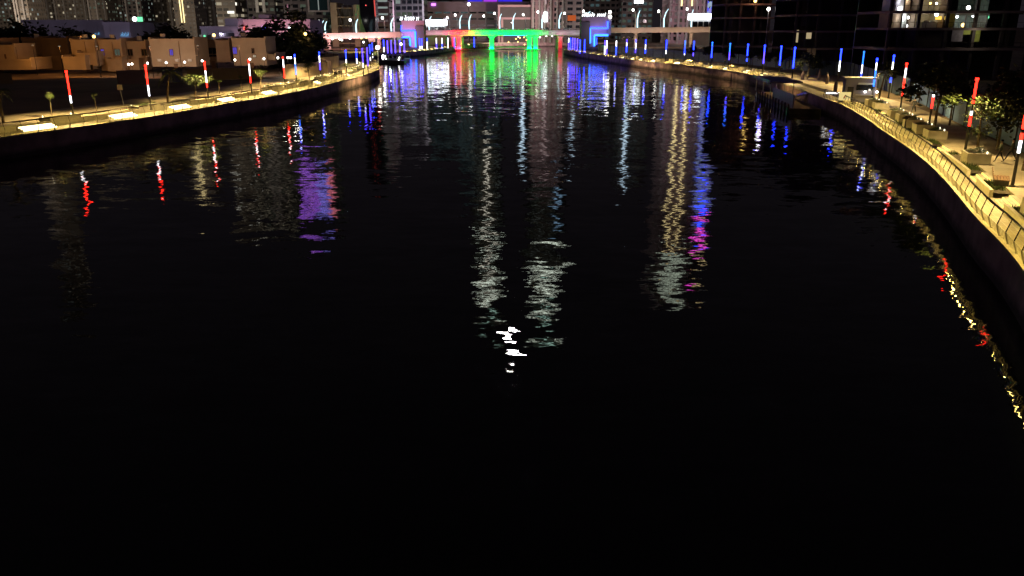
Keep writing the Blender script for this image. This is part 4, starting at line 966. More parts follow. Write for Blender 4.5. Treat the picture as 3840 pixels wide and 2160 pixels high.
# orange sodium street lamps that light the villas
for i, (px, py, Y, pw) in enumerate([(352,137,226,900),(802,132,222,700),(1145,127,230,250),(40,200,183,1700),(200,205,200,700),(300,214,190,1900),(430,190,190,1300),(620,180,188,2300),(790,180,196,600),(940,180,192,2100)]):
    q = at(px, py, Y); o = thing('sodium_street_lamp', f'{posn(i)} orange street lamp among the villas on the left', 'street lamp', (q.x, Y, ZU), 0, 'orange street lamps among the villas')
    h = q.z - ZU if i < 3 else 6.5
    if i < 3:
        put('lamp_post', MB().tube([(0,0,0),(0,0,h)], [.12,.07], 6), M['dark'], o); put('lamp_head', MB().ball((0,0,h), .42, 8, 5), G['lampo'], o)
    else:
        put('lamp_post', MB().tube([(0,-8,0),(0,-8,h)], [.08,.05], 6), M['dark'], o); put('lamp_head', MB().box(-.15,.15,-8.2,-7.8,h,h+.1), G['dimo'] if 'dimo' in G else G['w1'], o)
    lamp('SPOT', (0, -2 if i < 3 else -8, h-.3), (1,.42,.08) if i in (3,4,5) else (1,.5,.2) if i < 7 else (1,.47,.24), pw * (1 if i < 3 else 1.0), o, .3, None, aim((0,1,-.12)), R(156))

# ------------------------------------------------------------------ low commercial buildings behind the villas
def shed(label, px0, px1, py0, Y, m, dep=20, name='warehouse'):
    x0, z1 = rel(px0, py0, Y); x1, _ = rel(px1, py0, Y); o = thing(name, label, 'building', ((x0+x1)/2, Y, ZU)); w = (x1-x0)/2; h = z1-ZU
    put('walls', MB().box(-w, w, 0, dep, 0, h), m, o); put('roof_edge', MB().box(-w-.3, w+.3, -.35, -.02, h-.8, h+.15), m, o)
    k = -w + 2
    while k < w-2: put('cladding_rib', MB().box(k, k+.2, -.12, -.01, 1, h-.9), m, o); k += max(4, w/6)
    return o, w, h
def signword(o, px0, px1, py0, py1, Y, m, seed, n_):
    x0, z1 = rel(px0, py0, Y); x1, z0 = rel(px1, py1, Y); glyphs(o, x0-o.location.x, x1-o.location.x, z0-ZU, z1-z0, -.6, m, seed, n_)
o, w, h = shed('long grey-violet warehouse above the dark villas', 82, 384, 76, 300, M['ware']); signword(o, 275, 292, 126, 136, 299, G['w2'], 4, 4); signword(o, 352, 372, 121, 131, 299, G['signb'], 5, 5)
o, w, h = shed('grey warehouse with a blue lit sign', 386, 484, 84, 290, M['ware']); signword(o, 449, 483, 121, 137, 289, G['signb'], 6, 6)
o, w, h = shed('dark low building with a green and white roof sign', 486, 560, 84, 330, M['towerd']); x0, z1 = rel(492, 68, 329); x1, z0 = rel(533, 82, 329)
put('sign_board', MB().box(x0-o.location.x+2, x1-o.location.x, -.5, -.2, h+.3, h+2.0), G['signg'], o); put('sign_end', MB().ball((x0-o.location.x+1, -.4, h+1.2), .9, 8, 5), G['sign'], o)
o, w, h = shed('grey block with a green lamp and long dark louvre', 752, 890, 100, 285, M['ware']); put('louvre', MB().box(0, w*.8, -.3, -.1, h-3.2, h-2.0), M['black'], o)
put('green_lamp', MB().ball((-w+1.2, -.6, h-3), .4, 8, 5), G['signg'], o); put('upper_storey', MB().box(w*.3, w, 1, 12, h+.16, h+2.6), M['ware'], o)
o, w, h = shed('pink-lit clinic with stepped roof and red signs on its left edge', 905, 1160, 74, 292, M['pink'], name='clinic')
put('roof_block', MB().box(-w*.53, -w*.23, 2, 12, h+.16, h+1.7), M['pink'], o); put('roof_chimney', MB().box(-w*.72, -w*.66, 2, 4, h+.16, h+1.1), M['pink'], o)
put('roof_mast', MB().tube([(w*.34,1,h),(w*.37,1,h+5)], .25, 5), M['pink'], o)
for z_ in (.72, .52): put('window_band', MB().box(-w*.7, w*.1, -.3, -.1, h*z_, h*z_+.8), M['black'], o)
for z_ in (.78, .5): put('red_sign', MB().ball((-w+1.0, -.6, h*z_), .55, 8, 6), G['signr'], o)
put('blue_window', MB().box(-w*.42,-w*.3,-.34,-.31,h*.74,h*.8), G['bl'], o); put('round_lamp', MB().ball((w*.42,-.8,h*.78), .6, 8, 5), G['sign'], o)
for x_ in (-.8, -.3, .2, .7): lamp('AREA', (w*x_, -9, 3), (1,.55,.66), 520, o, 6, .4, aim((0,.85,.5),(1,0,0)))
lamp('AREA', (-w*.7, -5, 1.5), (.8,.9,1), 300, o, 6, .4, aim((0,.85,.5),(1,0,0)))
for x_ in (-165, -135, -105, -80, -60): lamp('POINT', (x_, 262, 11), (.72,.64,.9), 3200, None, .3)
# small lights under the left ramp
for i, (px, py) in enumerate([(1160,152),(1188,150),(1213,155),(1246,146),(1274,147),(1282,150),(1313,145),(1355,143),(1374,141),(1363,158),(1421,141)]):
    q = at(px, py, 372); o = thing('yard_lamp', f'{posn(i)} small lamp from the left beneath the elevated ramp', 'lamp', (q.x, 372, ZU), 0, 'small lamps beneath the left ramp')
    put('lamp_post', MB().tube([(0,0,0),(0,0,q.z-ZU)], .07, 5), M['dark'], o); put('lamp_head', MB().ball((0,0,q.z-ZU), .38, 8, 5), G['lampo' if i in (7,8,10) else 'lampw'], o)
    if i in (0,3,6,8): lamp('POINT', (0,1.5,q.z-ZU), (1,.75,.5), 600, o, .3)
hoarding('boundary_wall', 'dark low wall running under the ramp towards the floodlight', [(-150,345),(-120,340),(-98,322)], 2.4, M['navy'], 5, cat='wall')

# ------------------------------------------------------------------ trees and palms
def leaf_mesh(seed, n_, rx, rz, size, m, flat=False):
    r = random.Random(seed); mb = MB(); cl = [Vector((r.gauss(0,.5)*rx, r.gauss(0,.5)*rx, r.gauss(0,.45)*rz)) for _ in range(11)]
    for _ in range(n_):
        c = cl[r.randrange(11)] + Vector((r.gauss(0,.22)*rx, r.gauss(0,.22)*rx, r.gauss(0,.2)*rz)); u = Vector((r.gauss(0,1), r.gauss(0,1), r.gauss(0,.6))).normalized()*size*r.uniform(.6,1.3)
        v = u.cross(Vector((r.gauss(0,1), r.gauss(0,1), r.gauss(0,1)))).normalized()*size*.5
        mb.quad(c-u, c-v*.9, c+u, c+v*.9)
    return mb.mesh('crown', m)
CR = [leaf_mesh(k, 1900, 1.0, .8, .07, M['leaf']) for k in range(3)]; CRD = [leaf_mesh(k+9, 1700, 1.05, .95, .14, M['leafd']) for k in range(2)]
def tree(p, h, cw, label, dark=False, k=0, lean=.3, group='trees along the promenades', ch=.8):
    o = thing('tree', label, 'tree', p, k*1.3, group); hz = h - cw*ch*.75
    put('trunk', MB().tube([(0,0,-.05),(lean*.2,0,hz*.5),(lean,0,hz)], [.16*h/6,.11*h/6,.07*h/6], 7), M['bark'], o)
    for a in range(4): put('branch', MB().tube([(lean*.7,0,hz*.82),(lean+cw*.38*math.cos(a*1.6), cw*.38*math.sin(a*1.6), hz+cw*.2)], [.05*h/6,.02], 5), M['bark'], o)
    c = put('crown', (CRD if dark else CR)[k % (2 if dark else 3)], None, o, loc=(lean, 0, hz+cw*ch*.35)); c.scale = (cw, cw, cw*ch)
    return o
def frond_mesh(L_):
    mb = MB(); N = 9; pts = [Vector((L_*t, 0, L_*(.38*t - .95*t*t))) for t in [k/N for k in range(N+1)]]
    mb.tube(pts, [.03*(1-k/N*.7) for k in range(N+1)], 4, cap=False)
    for k in range(1, N+1):
        for s_ in (-1, 1):
            p = pts[k]; w = L_*.26*(1-(k/N)**2*.6); mb.add([p+Vector((-.06*L_,0,0)), p+Vector((.02*L_,0,0)), p+Vector((.10*L_, s_*w, -w*.55))], [(0,1,2)])
    return mb.mesh('frond', M['palm'])
FR = frond_mesh(1.0)
def palm(p, h, fl, label, group='palms along the promenades', lean=.5, n_=15, seed=0):
    r = random.Random(seed); o = thing('palm', label, 'palm tree', p, 0, group)
    put('trunk', MB().tube([(0,0,-.05),(lean*.2,0,h*.4),(lean*.6,0,h*.75),(lean,0,h)], [.17,.13,.11,.12], 8), M['bark'], o)
    for k in range(n_):
        f = put('frond', FR, None, o, loc=(lean,0,h)); f.rotation_euler = (r.uniform(-.2,.2), r.uniform(-.75,.35), 2*math.pi*k/n_*1.62); f.scale = (fl*r.uniform(.8,1.1),)*3
    return o
def gp(px, py, z=ZU): return on(px, py, z)
palm(gp(14,462), 3.6, 1.5, 'small thin palm at the left photo edge behind the railing', seed=1, lean=.1)
palm(gp(629,384), 4.3, 2.3, 'drooping green palm between the second and third red poles', seed=2, lean=.9)
tree(gp(735,372), 3.9, 1.7, 'round green tree left of the third pole on the left bank', k=0, ch=.9)
tree(gp(980,346), 3.8, 1.3, 'small round tree between the fourth and fifth left poles', k=1)
tree(gp(1160,300), 3.8, 1.5, 'small tree in front of the beige boundary wall', k=2)
tree(gp(196,438), 2.6, .6, 'stubby round-headed sapling left of the first red pole', k=1, lean=.05)
tree(gp(362,415), 2.3, .5, 'tiny sapling between the first and second red poles', k=2, lean=.05)
tree(gp(824,352), 2.3, .5, 'pale sapling right of the third left pole', k=0, lean=.05)
tree(gp(907,340), 2.4, .5, 'thin sapling just left of the fourth left pole', k=1, lean=.05)
palm(gp(1299,287), 2.6, 1.2, 'short palm below the eighth left pole', seed=3, lean=.1)
for i, (px, py, hh, cw) in enumerate([(1378,262,4.4,1.5),(1389,250,4.2,1.5),(1369,268,2.6,1.1),(1404,240,3.6,1.2)]):
    tree(gp(px,py), hh, cw, f'{posn(i)} leafy bush-like tree near the floodlit tip of the left bank', k=i)
for i, (px, Y, t, cw, lab) in enumerate([(1030,232,70,8.0,'large black tree between the tan villa and the ramp'),(1108,236,60,6,'tall rounded black tree just left of the elevated ramp'),(1060,228,130,6.5,'broad low black tree at the foot of the ramp'),(1130,240,135,5.5,'black tree below the ramp at its left end'),
        (20,240,70,9,'huge black tree mass at the top left edge'),(75,245,100,6,'lower black tree right of the huge tree at the left edge'),(306,250,108,3,'small black round tree above the orange villa'),(150,248,118,5,'low black trees behind the brown villas'),
        (540,250,100,7,'long black tree clump behind the pinkish villa, left part'),(630,250,104,7,'long black tree clump behind the pinkish villa, middle part'),(710,250,106,6,'long black tree clump behind the pinkish villa, right part'),(260,246,122,5,'black tree clump above the square balcony villa')]):
    q = at(px, t, Y); tree(Vector((q.x, Y, ZU)), max(q.z-ZU-cw*.55, cw*.6), cw, lab, True, i, 0, 'black trees behind the villas', .8 if cw < 7 else .62)
# right bank trees and bushes
for i, (px, py, hh, cw, lab, dk) in enumerate([(3500,496,6.2,2.5,'large dark leafy tree hiding part of the third right pole',True),(3560,470,4.6,2.0,'low dark tree beside the curved blue hoarding',True),
        (3662,572,4.9,2.2,'bright green tree with forked trunk in front of the blue hoarding',False),(3740,560,5.2,2.1,'dark tree behind the bright green one at the hoarding',True),(3836,640,5.0,1.9,'dark leafy tree at the right photo edge',True),
        (3352,350,4.4,1.9,'dark tree behind the blue and white fifth pole',True),(3800,520,5.0,2.4,'olive dark tree near the top of the right edge hoarding',True)]):
    tree(gp(px,py), hh, cw, lab, dk, i, .2)
palm(gp(3292,392), 4.3, 1.6, 'yellow-green palm right of the sixth right pole in a planter', seed=7, lean=.5)
for i, (px, py, hh, cw) in enumerate([(2975,296,4.6,2.0),(2880,262,4.2,1.8),(2780,250,4.2,1.9),(2700,243,4.0,1.8),(2620,232,4.0,1.7),(3010,285,3.4,1.6),(2830,258,3.6,1.6),(2560,226,3.8,1.5)]):
    tree(gp(px,py)+Vector((3.0,0,0)), hh, cw, f'{posn(i)} dark olive tree in front of the far right hoarding', True, i, .2)

# ------------------------------------------------------------------ planters
def planter(E, d, label, L_=2.6, dep=1.7, h=.85, plant=True, spots=True, side_s=None, seed=0, tuft=True):
    k = WK[E.side][1] + .03 if side_s is None else side_s; p, nn = E.fr(d); yaw = math.atan2(nn.y, nn.x) - math.pi/2
    o = thing('planter', label, 'planter', E.w(d, k, 2.2), yaw, 'stone planters along the promenades'); H_ = .45 + h
    put('box_wall', MB().box(-L_/2, L_/2, 0, .14, 0, H_).box(-L_/2, L_/2, dep-.14, dep, .0, H_).box(-L_/2, -L_/2+.14, .141, dep-.141, 0, H_).box(L_/2-.14, L_/2, .141, dep-.141, 0, H_), M['stone'], o)
    put('soil', MB().box(-L_/2+.141, L_/2-.141, .141, dep-.141, .3, H_-.12), M['soil'], o)
    if plant:
        c = put('shrub', CR[seed % 3], None, o, loc=(.2*(seed%3-1), dep/2, H_+.12)); c.scale = (L_*.3, dep*.36, .32)
    if spots:
        for x_ in (-L_/2+.25, L_/2-.25):
            put('spot_light', MB().tube([(x_, dep-.3, H_-.1),(x_, dep-.3, H_+.16)], .045, 6), G['spot'], o)
    return o
prs = sorted([RE.near(q) for q in POLES_R[:7]] )
R_near = []
for i, d in enumerate(prs[:6]):
    R_near.append(d)
done = []
cand = []
d = RE.near(Vector((24,32,0)))
while d < rM - 4: cand.append(d); d += 5.2
i = 0
for d in cand:
    if any(abs(d - s_) < 3.4 for s_ in Rst[:4]): continue
    planter(RE, d, f'{posn(i)} stone planter along the near right walkway, counted from the bottom right', 2.3, 1.75, .78, True, True, 2.55, i); i += 1
for j, d in enumerate(prs[:6]):
    p_ = POLES_R[j if j < len(POLES_R) else 0]
i = 0
d = rD + 6
while d < rF - 10 and i < 20:
    if not any(abs(d - s_) < 3.2 for s_ in Rst[4:]):
        planter(RE, d, f'{posn(i)} small planter on the far right promenade beyond the landing stage', 3.2, 1.7, .6, True, False, 2.55, i); i += 1
    d += 10
i = 0; d = LE.near(Vector((-52,82,0)))
while d < lT - 6 and i < 20:
    if not any(abs(d - s_) < 4.6 for s_ in Lst):
        planter(LE, d, f'{posn(i)} tan stone planter from the left along the left promenade', 4.6, 1.6, .55, i % 3 != 1, True, None, i); i += 1
    d += 7.6
# low kerb bed along the promenade between planters
put('planting_bed_kerb', LE.ribbon(WK[-1][1]+.02, ZU+.22, WK[-1][1]+.26, ZU+.22), M['stone'], kind='structure')
put('planting_bed_kerb', LE.ribbon(WK[-1][1]-.005, 2.2, WK[-1][1]-.005, ZU+.22), M['stone'], kind='structure')
kerb = MB(); bed = MB(); grass = MB(); r_ = random.Random(4); d = RE.near(Vector((18,22,0)))
while d < rF:
    if (d < rM - 3 or d > rD + 3) and not any(abs(d + .6 - s_) < 2.3 for s_ in Rst):
        q = []
        for dd in (d, d + 1.21):
            for off_, z_ in ((1.9, 2.2), (1.9, 2.72), (2.14, 2.72), (2.14, 2.2)): q.append(RE.w(dd, off_, z_))
        kerb.add(q, [(0,1,5,4),(1,2,6,5),(2,3,7,6),(0,3,2,1),(4,5,6,7)])
        bed.add([RE.w(d,2.14,2.5), RE.w(d+1.21,2.14,2.5), RE.w(d+1.21,3.22,2.5), RE.w(d,3.22,2.5)], [(0,3,2,1)])
        if d < rM and int(d/4) % 2:
            for _ in range(90):
                p_ = RE.w(d + r_.random()*1.2, 2.2 + r_.random()*.9, 2.5); u_ = Vector((r_.gauss(0,.09), r_.gauss(0,.09), r_.uniform(.12,.35))); v_ = Vector((r_.gauss(0,1), r_.gauss(0,1), 0)).normalized()*.035
                grass.add([p_-v_, p_+v_, p_+u_], [(0,1,2)])
    d += 1.2
put('planting_bed_kerb', kerb, M['stone'], kind='structure'); put('planting_bed_soil', bed, M['soil'], kind='structure')
tag(put('bed_grass', grass, M['leaf'], kind='stuff'), 'tufts of green grass in the low beds between the near right planters', 'grass')

# ------------------------------------------------------------------ landing stage on the right
q0 = RE.w(RE.near(Vector((50,134,0))), -.4, 0); q1 = RE.w(RE.near(Vector((55,172,0))), -.4, 0); t = q1 - q0; yaw = math.atan2(t.y, t.x); Ln = t.length
st = thing('landing_stage', 'dark floating landing stage with a flat roof and piles against the right quay', 'jetty', (q0.x, q0.y, 0), yaw)
put('pontoon', MB().box(-3, Ln-6, .3, 5.2, -.4, .75), M['dark'], st)
put('deck_boards', MB().box(-3, Ln-6, .35, 5.15, .751, .82), M['wood'], st)
for k in range(12): put('fender_post', MB().tube([(-2.5+k*(Ln-4)/12, 5.3, -1), (-2.5+k*(Ln-4)/12, 5.3, 1.5)], .14, 6), M['frame'], st)
put('side_screen', MB().box(-2.8, Ln*.42, 4.6, 4.7, .83, 2.9), mat('screen_panel', (.16,.13,.18), .5), st)
for k in range(5): put('screen_post', MB().box(-2.8+k*Ln*.1, -2.72+k*Ln*.1, 4.5, 4.59, .83, 3.0), M['steel'], st)
put('roof', MB().box(Ln*.45, Ln*.98, -.6, 5.0, 3.45, 3.75), M['frame'], st); put('roof_edge', MB().box(Ln*.44, Ln*.99, 5.02, 5.2, 3.3, 3.9), M['dark'], st)
for x_ in (.5, .72, .95):
    for y_ in (.6, 4.6): put('roof_post', MB().tube([(Ln*x_, y_, .83),(Ln*x_, y_, 3.44)], .1, 6), M['steel'], st)
put('roof_light', MB().box(Ln*.5, Ln*.93, 1.0, 1.3, 3.36, 3.44), G['steps'], st); lamp('AREA', (Ln*.7, 1.5, 3.3), (1,.7,.25), 160, st, Ln*.4, .3, aim((0,-.2,-1),(1,0,0)))
put('gangway', MB().add([(Ln*.30,-.9,2.3),(Ln*.36,-.9,2.3),(Ln*.36,3.8,.9),(Ln*.30,3.8,.9),(Ln*.30,-.9,2.15),(Ln*.36,-.9,2.15),(Ln*.36,3.8,.75),(Ln*.30,3.8,.75)], [(0,1,2,3),(4,7,6,5),(0,3,7,4),(1,5,6,2)]), M['steel'], st)
for x_ in (.30, .36): put('gangway_rail', MB().tube([(Ln*x_,-.9,3.3),(Ln*x_,3.8,1.9)], .04, 5), M['steel'], st)
lamp('POINT', (Ln*.25, 7.5, 4.5), (.62,.45,1), 60, st, .3)
for i, (px, py, top) in enumerate([(3066,330,3.9),(3096,352,3.9),(3127,385,3.7),(3005,332,3.6)]):
    q = on(px, py, .8); o = thing('mooring_pile', f'{posn(i)} tall mooring pile with a pointed cap at the landing stage', 'pile', (q.x, q.y, 0), 0, 'pointed mooring piles')
    put('pile', MB().tube([(0,0,-1.5),(0,0,top)], .34, 10), M['frame'], o); put('pointed_cap', MB().tube([(0,0,top+.01),(0,0,top+.9)], [.36,.03], 10), M['frame'], o)
p = gp(3205,385); ks = thing('ticket_kiosk', 'grey box kiosk with two small lamps beside the landing stage', 'kiosk', (p.x+1.2, p.y+2, ZU), R(-14))
put('walls', MB().box(-2.1,2.1,-1.5,1.5,0,3.3), M['ware'], ks); put('roof_slab', MB().box(-2.4,2.4,-1.8,1.8,3.31,3.5), M['grey'], ks)
put('window', MB().box(-.6,1.9,-1.56,-1.51,1.7,2.5), M['black'], ks); put('sign_strip', MB().box(-.4,1.8,-1.62,-1.57,2.55,2.8), mat('pale_sign', (.6,.6,.55), .5), ks)
put('counter', MB().box(-.6,1.9,-1.95,-1.58,1.0,1.1), M['steel'], ks); put('door', MB().box(-1.8,-.95,-1.56,-1.51,.02,2.2), M['dark'], ks)
for x_ in (.6, 2.2): put('wall_lamp', MB().ball((x_,-1.95,1.55), .16, 8, 5), G['lampw'], ks)
lamp('POINT', (1.4,-2.6,1.7), (1,.92,.7), 45, ks, .15)
p = gp(3126,358); o = thing('lit_bench', 'long bench with a bright white light bar, behind the mooring piles', 'bench', p, R(0))
put('seat', MB().box(-1.4,1.4,-.3,.3,.42,.5), M['wood'], o)
for x_ in (-1.2, 1.2): put('leg', MB().box(x_-.08,x_+.08,-.28,.28,0,.419), M['stone'], o)
put('light_bar', MB().box(-1.35,1.35,-.36,-.301,.3,.5), G['white'], o)
p = gp(3165,385); o = thing('info_panel', 'glowing yellow box-shaped panel at the start of the near right railing', 'sign', p, R(-8))
put('panel', MB().box(-.8,.8,-.1,.1,.35,1.5), glow('yellow_panel_light', (1,.78,.3), .8), o); put('base', MB().box(-.9,.9,-.18,.18,0,.349), M['stone'], o); put('red_mark', MB().tube([(-.15,-.11,.6),(.1,-.13,1.1)], .09, 6), M['red'], o)

# ------------------------------------------------------------------ boats and the floodlight on the left
def hull(L_, B, H_, m, name='hull'):
    mb = MB(); N = 10; vs = []
    for k in range(N+1):
        t = k/N; b = B/2*(1-max(0,(t-.55)/.45)**2.2*.96); x_ = -L_/2+L_*t; sh = H_*(1+.25*t*t)
        vs += [(x_,-b*.72,-.3),(x_,-b,sh),(x_,b,sh),(x_,b*.72,-.3)]
    fs = []
    for k in range(N):
        a = 4*k; fs += [(a,a+4,a+5,a+1),(a+1,a+5,a+6,a+2),(a+2,a+6,a+7,a+3),(a+3,a+7,a+4,a)]
    fs += [(0,1,2,3),(4*N+3,4*N+2,4*N+1,4*N)]; return mb.add(vs, fs)
p = on(1466,238,0); bt = thing('water_bus', 'dark glazed water bus moored off the floodlit tip', 'boat', (p.x, p.y, 0), R(172))
put('hull', hull(11, 3.8, 1.0, None), M['dark'], bt); put('cabin', MB().box(-4.6,2.6,-1.6,1.6,1.2,3.0), M['black'], bt); put('cabin_roof', MB().box(-5.0,3.2,-1.8,1.8,3.01,3.2), M['grey'], bt)
for k in range(5): put('window_post', MB().box(-4.6+k*1.6,-4.45+k*1.6,1.61,1.68,1.2,3.0), M['steel'], bt)
put('side_panel', MB().box(-3.0,1.2,1.62,1.7,1.25,2.0), mat('green_grey_panel', (.12,.17,.13), .5), bt)
for x_, z_ in ((-3.9,2.2),(-3.6,1.5),(1.6,2.7),(1.3,1.8)): put('deck_lamp', MB().ball((x_,1.9,z_), .24, 8, 5), G['lampw'], bt)
lamp('POINT', (-1,4.5,3.2), (.8,.95,1), 160, bt, .3)
p = on(1528,228,0); b2_ = thing('motor_boat', 'small pale motor boat with blue underglow right of the water bus', 'boat', (p.x, p.y, 0), R(95))
put('hull', hull(7.5, 2.6, .9, None), M['white'], b2_); put('canopy', MB().box(-2.4,1.2,-1.15,1.15,2.5,2.65), M['teal'], b2_)
for x_ in (-2.2,1.0):
    for y_ in (-1,1): put('canopy_post', MB().tube([(x_,y_,.9),(x_,y_,2.49)], .04, 5), M['steel'], b2_)
put('windscreen', MB().add([(1.2,-.9,1.0),(1.2,.9,1.0),(.7,.8,1.9),(.7,-.8,1.9)], [(0,1,2,3)]), M['black'], b2_); put('underglow', MB().box(-3.0,-1.0,-1.34,-1.3,.1,.4), G['blue'], b2_)
lamp('POINT', (-3,-4.5,4.0), (.6,.95,1), 260, b2_, .3)
p = on(1503,232,0); b3_ = thing('dinghy', 'small black dinghy between the water bus and the pale motor boat', 'boat', (p.x, p.y, 0), R(170))
put('hull', hull(4.2, 1.7, .55, None), M['black'], b3_); put('seat', MB().box(-.4,.1,-.7,.7,.4,.5), M['wood'], b3_)
p = Vector((-43.5, 246, 0)); q = at(1416,178,250)
fo = thing('floodlight_mast', 'very bright white floodlight on a mast at the tip of the left bank', 'floodlight', (q.x, 250, ZU))
put('mast', MB().tube([(0,0,0),(0,0,q.z-ZU-.4)], [.13,.09], 8), M['steel'], fo); put('lamp_head', MB().ball((0,-.1,q.z-ZU), .62, 12, 8), G['lampw'], fo)
put('lower_lamp', MB().ball((1.5,-.4,(q.z-ZU)*.42), .32, 8, 6, sq=2.2), G['lampw'], fo)
lamp('POINT', (0,-1.4,q.z-ZU), (.9,1,.97), 1300, fo, .5)
q = at(1463,171,330); o = thing('white_quay_lamp', 'small white lamp beyond the floodlight near the moored boats', 'lamp', (q.x, 362, ZU))
put('lamp_post', MB().tube([(0,0,0),(0,0,3.2)], .07, 6), M['steel'], o); put('lamp_head', MB().ball((0,0,3.5), .55, 8, 6), G['lampw'], o)

# ------------------------------------------------------------------ signs, telescope
p = gp(466,398); o = thing('square_sign', 'square white sign on a thin post left of the second red pole', 'sign', p)
put('post', MB().tube([(0,0,0),(-.25,0,2.2)], .04, 6), M['steel'], o); put('sign_face', MB().box(-.62,.10,-.05,-.01,2.2,2.9), mat('cream_sign_face', (.75,.68,.5), .6), o); put('sign_back', MB().box(-.62,.10,-.005,.03,2.2,2.9), M['steel'], o)
p = on(3391,494,2.3); o = thing('viewing_telescope', 'dark coin telescope on a post at the near right railing', 'telescope', (p.x, p.y, 2.2), R(20))
put('post', MB().tube([(0,0,0),(0,0,1.35)], [.12,.07], 8), M['dark'], o); put('body', MB().ball((0,0,1.6), .22, 10, 8), M['dark'], o); put('barrel', MB().tube([(-.35,.1,1.55),(.45,-.1,1.72)], [.13,.10], 8), M['dark'], o); put('foot', MB().tube([(0,0,.0),(0,0,.05)], .22, 8), M['dark'], o)
p = gp(2928,262)+Vector((2,0,0)); o = thing('arch_sculpture', 'dark blue arch-shaped sculpture before the blue hoarding', 'sculpture', p)
put('arch', MB().tube([(-1.1,0,0),(-1.25,0,1.4),(-.7,0,2.7),(.1,0,3.1),(.9,0,2.4),(1.2,0,1.2),(1.0,0,0)], [.35,.38,.36,.34,.36,.38,.35], 8), M['hoard'], o); put('plinth', MB().box(-1.7,1.7,-.6,.6,-.02,.12), M['stone'], o)
for i, (px, py) in enumerate([(3790,688),(3640,560)]):
    p = gp(px, py); 
p = gp(3752,690); o = thing('wooden_bench', 'brown wooden lounger bench between two planters at the lower right', 'bench', p, R(62))
for k in range(5): put('slat', MB().box(-1.1,1.1,-.5+k*.2,-.33+k*.2,.4,.45), M['wood'], o)
for k in range(4): put('back_slat', MB().box(-1.1,1.1,.52+k*.03,.56+k*.03,.5+k*.14,.61+k*.14), M['wood'], o)
for x_ in (-.9,.9): put('leg', MB().box(x_-.05,x_+.05,-.45,.45,0,.399), M['dark'], o)

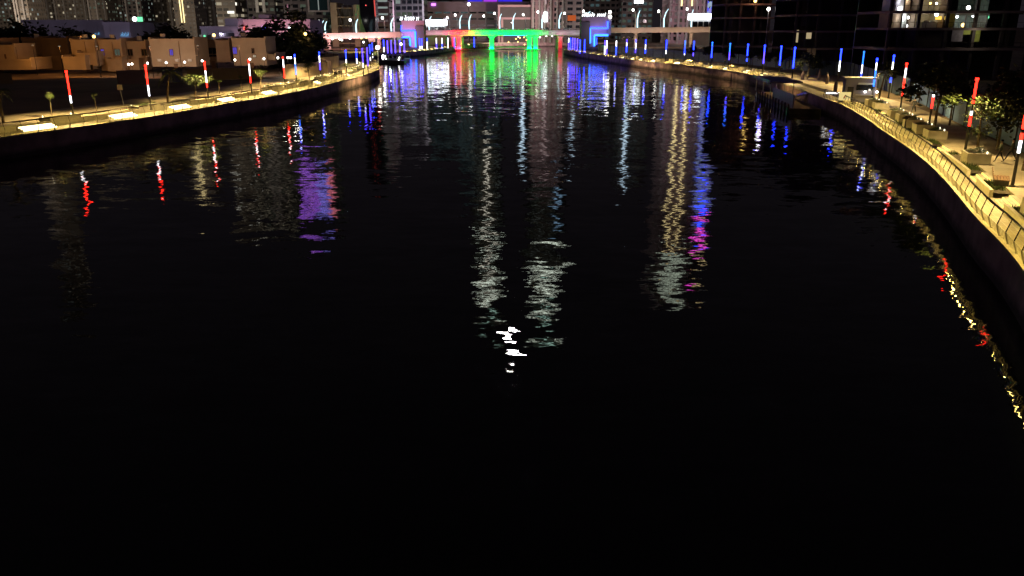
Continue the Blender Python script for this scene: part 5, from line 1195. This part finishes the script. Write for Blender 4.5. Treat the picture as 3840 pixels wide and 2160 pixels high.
# ------------------------------------------------------------------ people
def body_mesh(walk, arm, name):
    J = dict(pel=(0,0,.95,.15), wa=(0,0,1.12,.13), ch=(0,.01,1.36,.165), ne=(0,0,1.5,.06), he=(0,.02,1.66,.105), to=(0,0,1.75,.07))
    E_ = [('pel','wa'),('wa','ch'),('ch','ne'),('ne','he'),('he','to')]
    for s_, n_ in ((-1,'l'),(1,'r')):
        f = walk*s_
        J['h'+n_] = (.1*s_,0,.9,.11); J['k'+n_] = (.1*s_,f*.22+.02,.5,.065); J['a'+n_] = (.1*s_,f*.38-(.06 if f<0 else 0),.08,.042); J['t'+n_] = (.11*s_,f*.38+.15,.035,.035)
        J['s'+n_] = (.2*s_,0,1.43,.065); J['e'+n_] = (.26*s_,-f*.12+arm*.02,1.14,.043); J['w'+n_] = (.25*s_,-f*.2+.08+arm*.1,.9,.032); J['f'+n_] = (.25*s_,-f*.22+.12+arm*.12,.82,.028)
        E_ += [('pel','h'+n_),('h'+n_,'k'+n_),('k'+n_,'a'+n_),('a'+n_,'t'+n_),('ch','s'+n_),('s'+n_,'e'+n_),('e'+n_,'w'+n_),('w'+n_,'f'+n_)]
    ks_ = list(J); me = bpy.data.meshes.new(name); me.from_pydata([J[k][:3] for k in ks_], [(ks_.index(a),ks_.index(b)) for a,b in E_], [])
    ob = bpy.data.objects.new(name, me); S.collection.objects.link(ob); sk = ob.modifiers.new('s','SKIN')
    for i, k in enumerate(ks_): me.skin_vertices[0].data[i].radius = (J[k][3], J[k][3]*(.8 if k in ('ch','pel','wa') else 1))
    me.skin_vertices[0].data[0].use_root = True; sb_ = ob.modifiers.new('u','SUBSURF'); sb_.levels = 1; sb_.render_levels = 1
    dg = bpy.context.evaluated_depsgraph_get(); out = bpy.data.meshes.new_from_object(ob.evaluated_get(dg)); bpy.data.objects.remove(ob); return out
BM = [body_mesh(1.0, 0, 'person_body'), body_mesh(-.8, .5, 'person_body'), body_mesh(.15, .2, 'person_body')]
def person(p, k, rz, label, top, leg, h=1.0, group=None):
    o = thing('person', label, 'person', p, rz, group); me = BM[k % 3].copy(); me.materials.clear()
    for m in (top, leg, M['skin'], M['dark']): me.materials.append(m)
    for f in me.polygons:
        c = f.center; f.material_index = 2 if (c.z > 1.47 or (abs(c.x) > .2 and c.z < .93)) else 3 if c.z < .09 else 1 if c.z < .97 else 0
        f.use_smooth = True
    b = put('body', me, None, o); put('hair', MB().ball((0,-.02,1.72), .115, 10, 6), M['black'], o)
    for x_ in (-.035,.035): put('eye', MB().ball((x_,.118,1.67), .012, 6, 4), M['black'], o)
    put('nose', MB().tube([(0,.11,1.66),(0,.14,1.63)], .014, 5), M['skin'], o)
    o.scale = (h,)*3; return o
person(gp(3425,421), 0, 2.4, 'lone person in dark clothes walking behind the near planters', M['cloth1'], M['cloth1'], 1.0)
person(gp(3745,607), 1, 1.2, 'person in green-grey jacket, left of the pair at the right photo edge', M['cloth2'], M['cloth1'], 1.0, 'people on the right promenade')
person(gp(3788,603), 0, 1.0, 'person in dark green jacket, right of the pair at the right photo edge', M['cloth2'], M['cloth1'], 1.02, 'people on the right promenade')
for i, (px, py, l_) in enumerate([(1256,296,'leftmost of the four people walking together on the left bank'),(1263,299,'person with pale trousers, second of the four people walking on the left bank'),(1273,292,'third of the four people walking together on the left bank'),(1281,290,'rightmost of the four people walking together on the left bank')]):
    person(gp(px, py), i, .3, l_, M['cloth1'], M['cloth3'] if i == 1 else M['cloth1'], 1.0, 'four people walking on the left bank')
person(gp(2717,248), 2, 0, 'tiny lone person standing on the far right promenade', M['cloth1'], M['cloth1'], 1.0)
person(gp(1366,262), 1, 2, 'person under the bushes near the floodlit tip', M['cloth2'], M['cloth1'], 1.0)
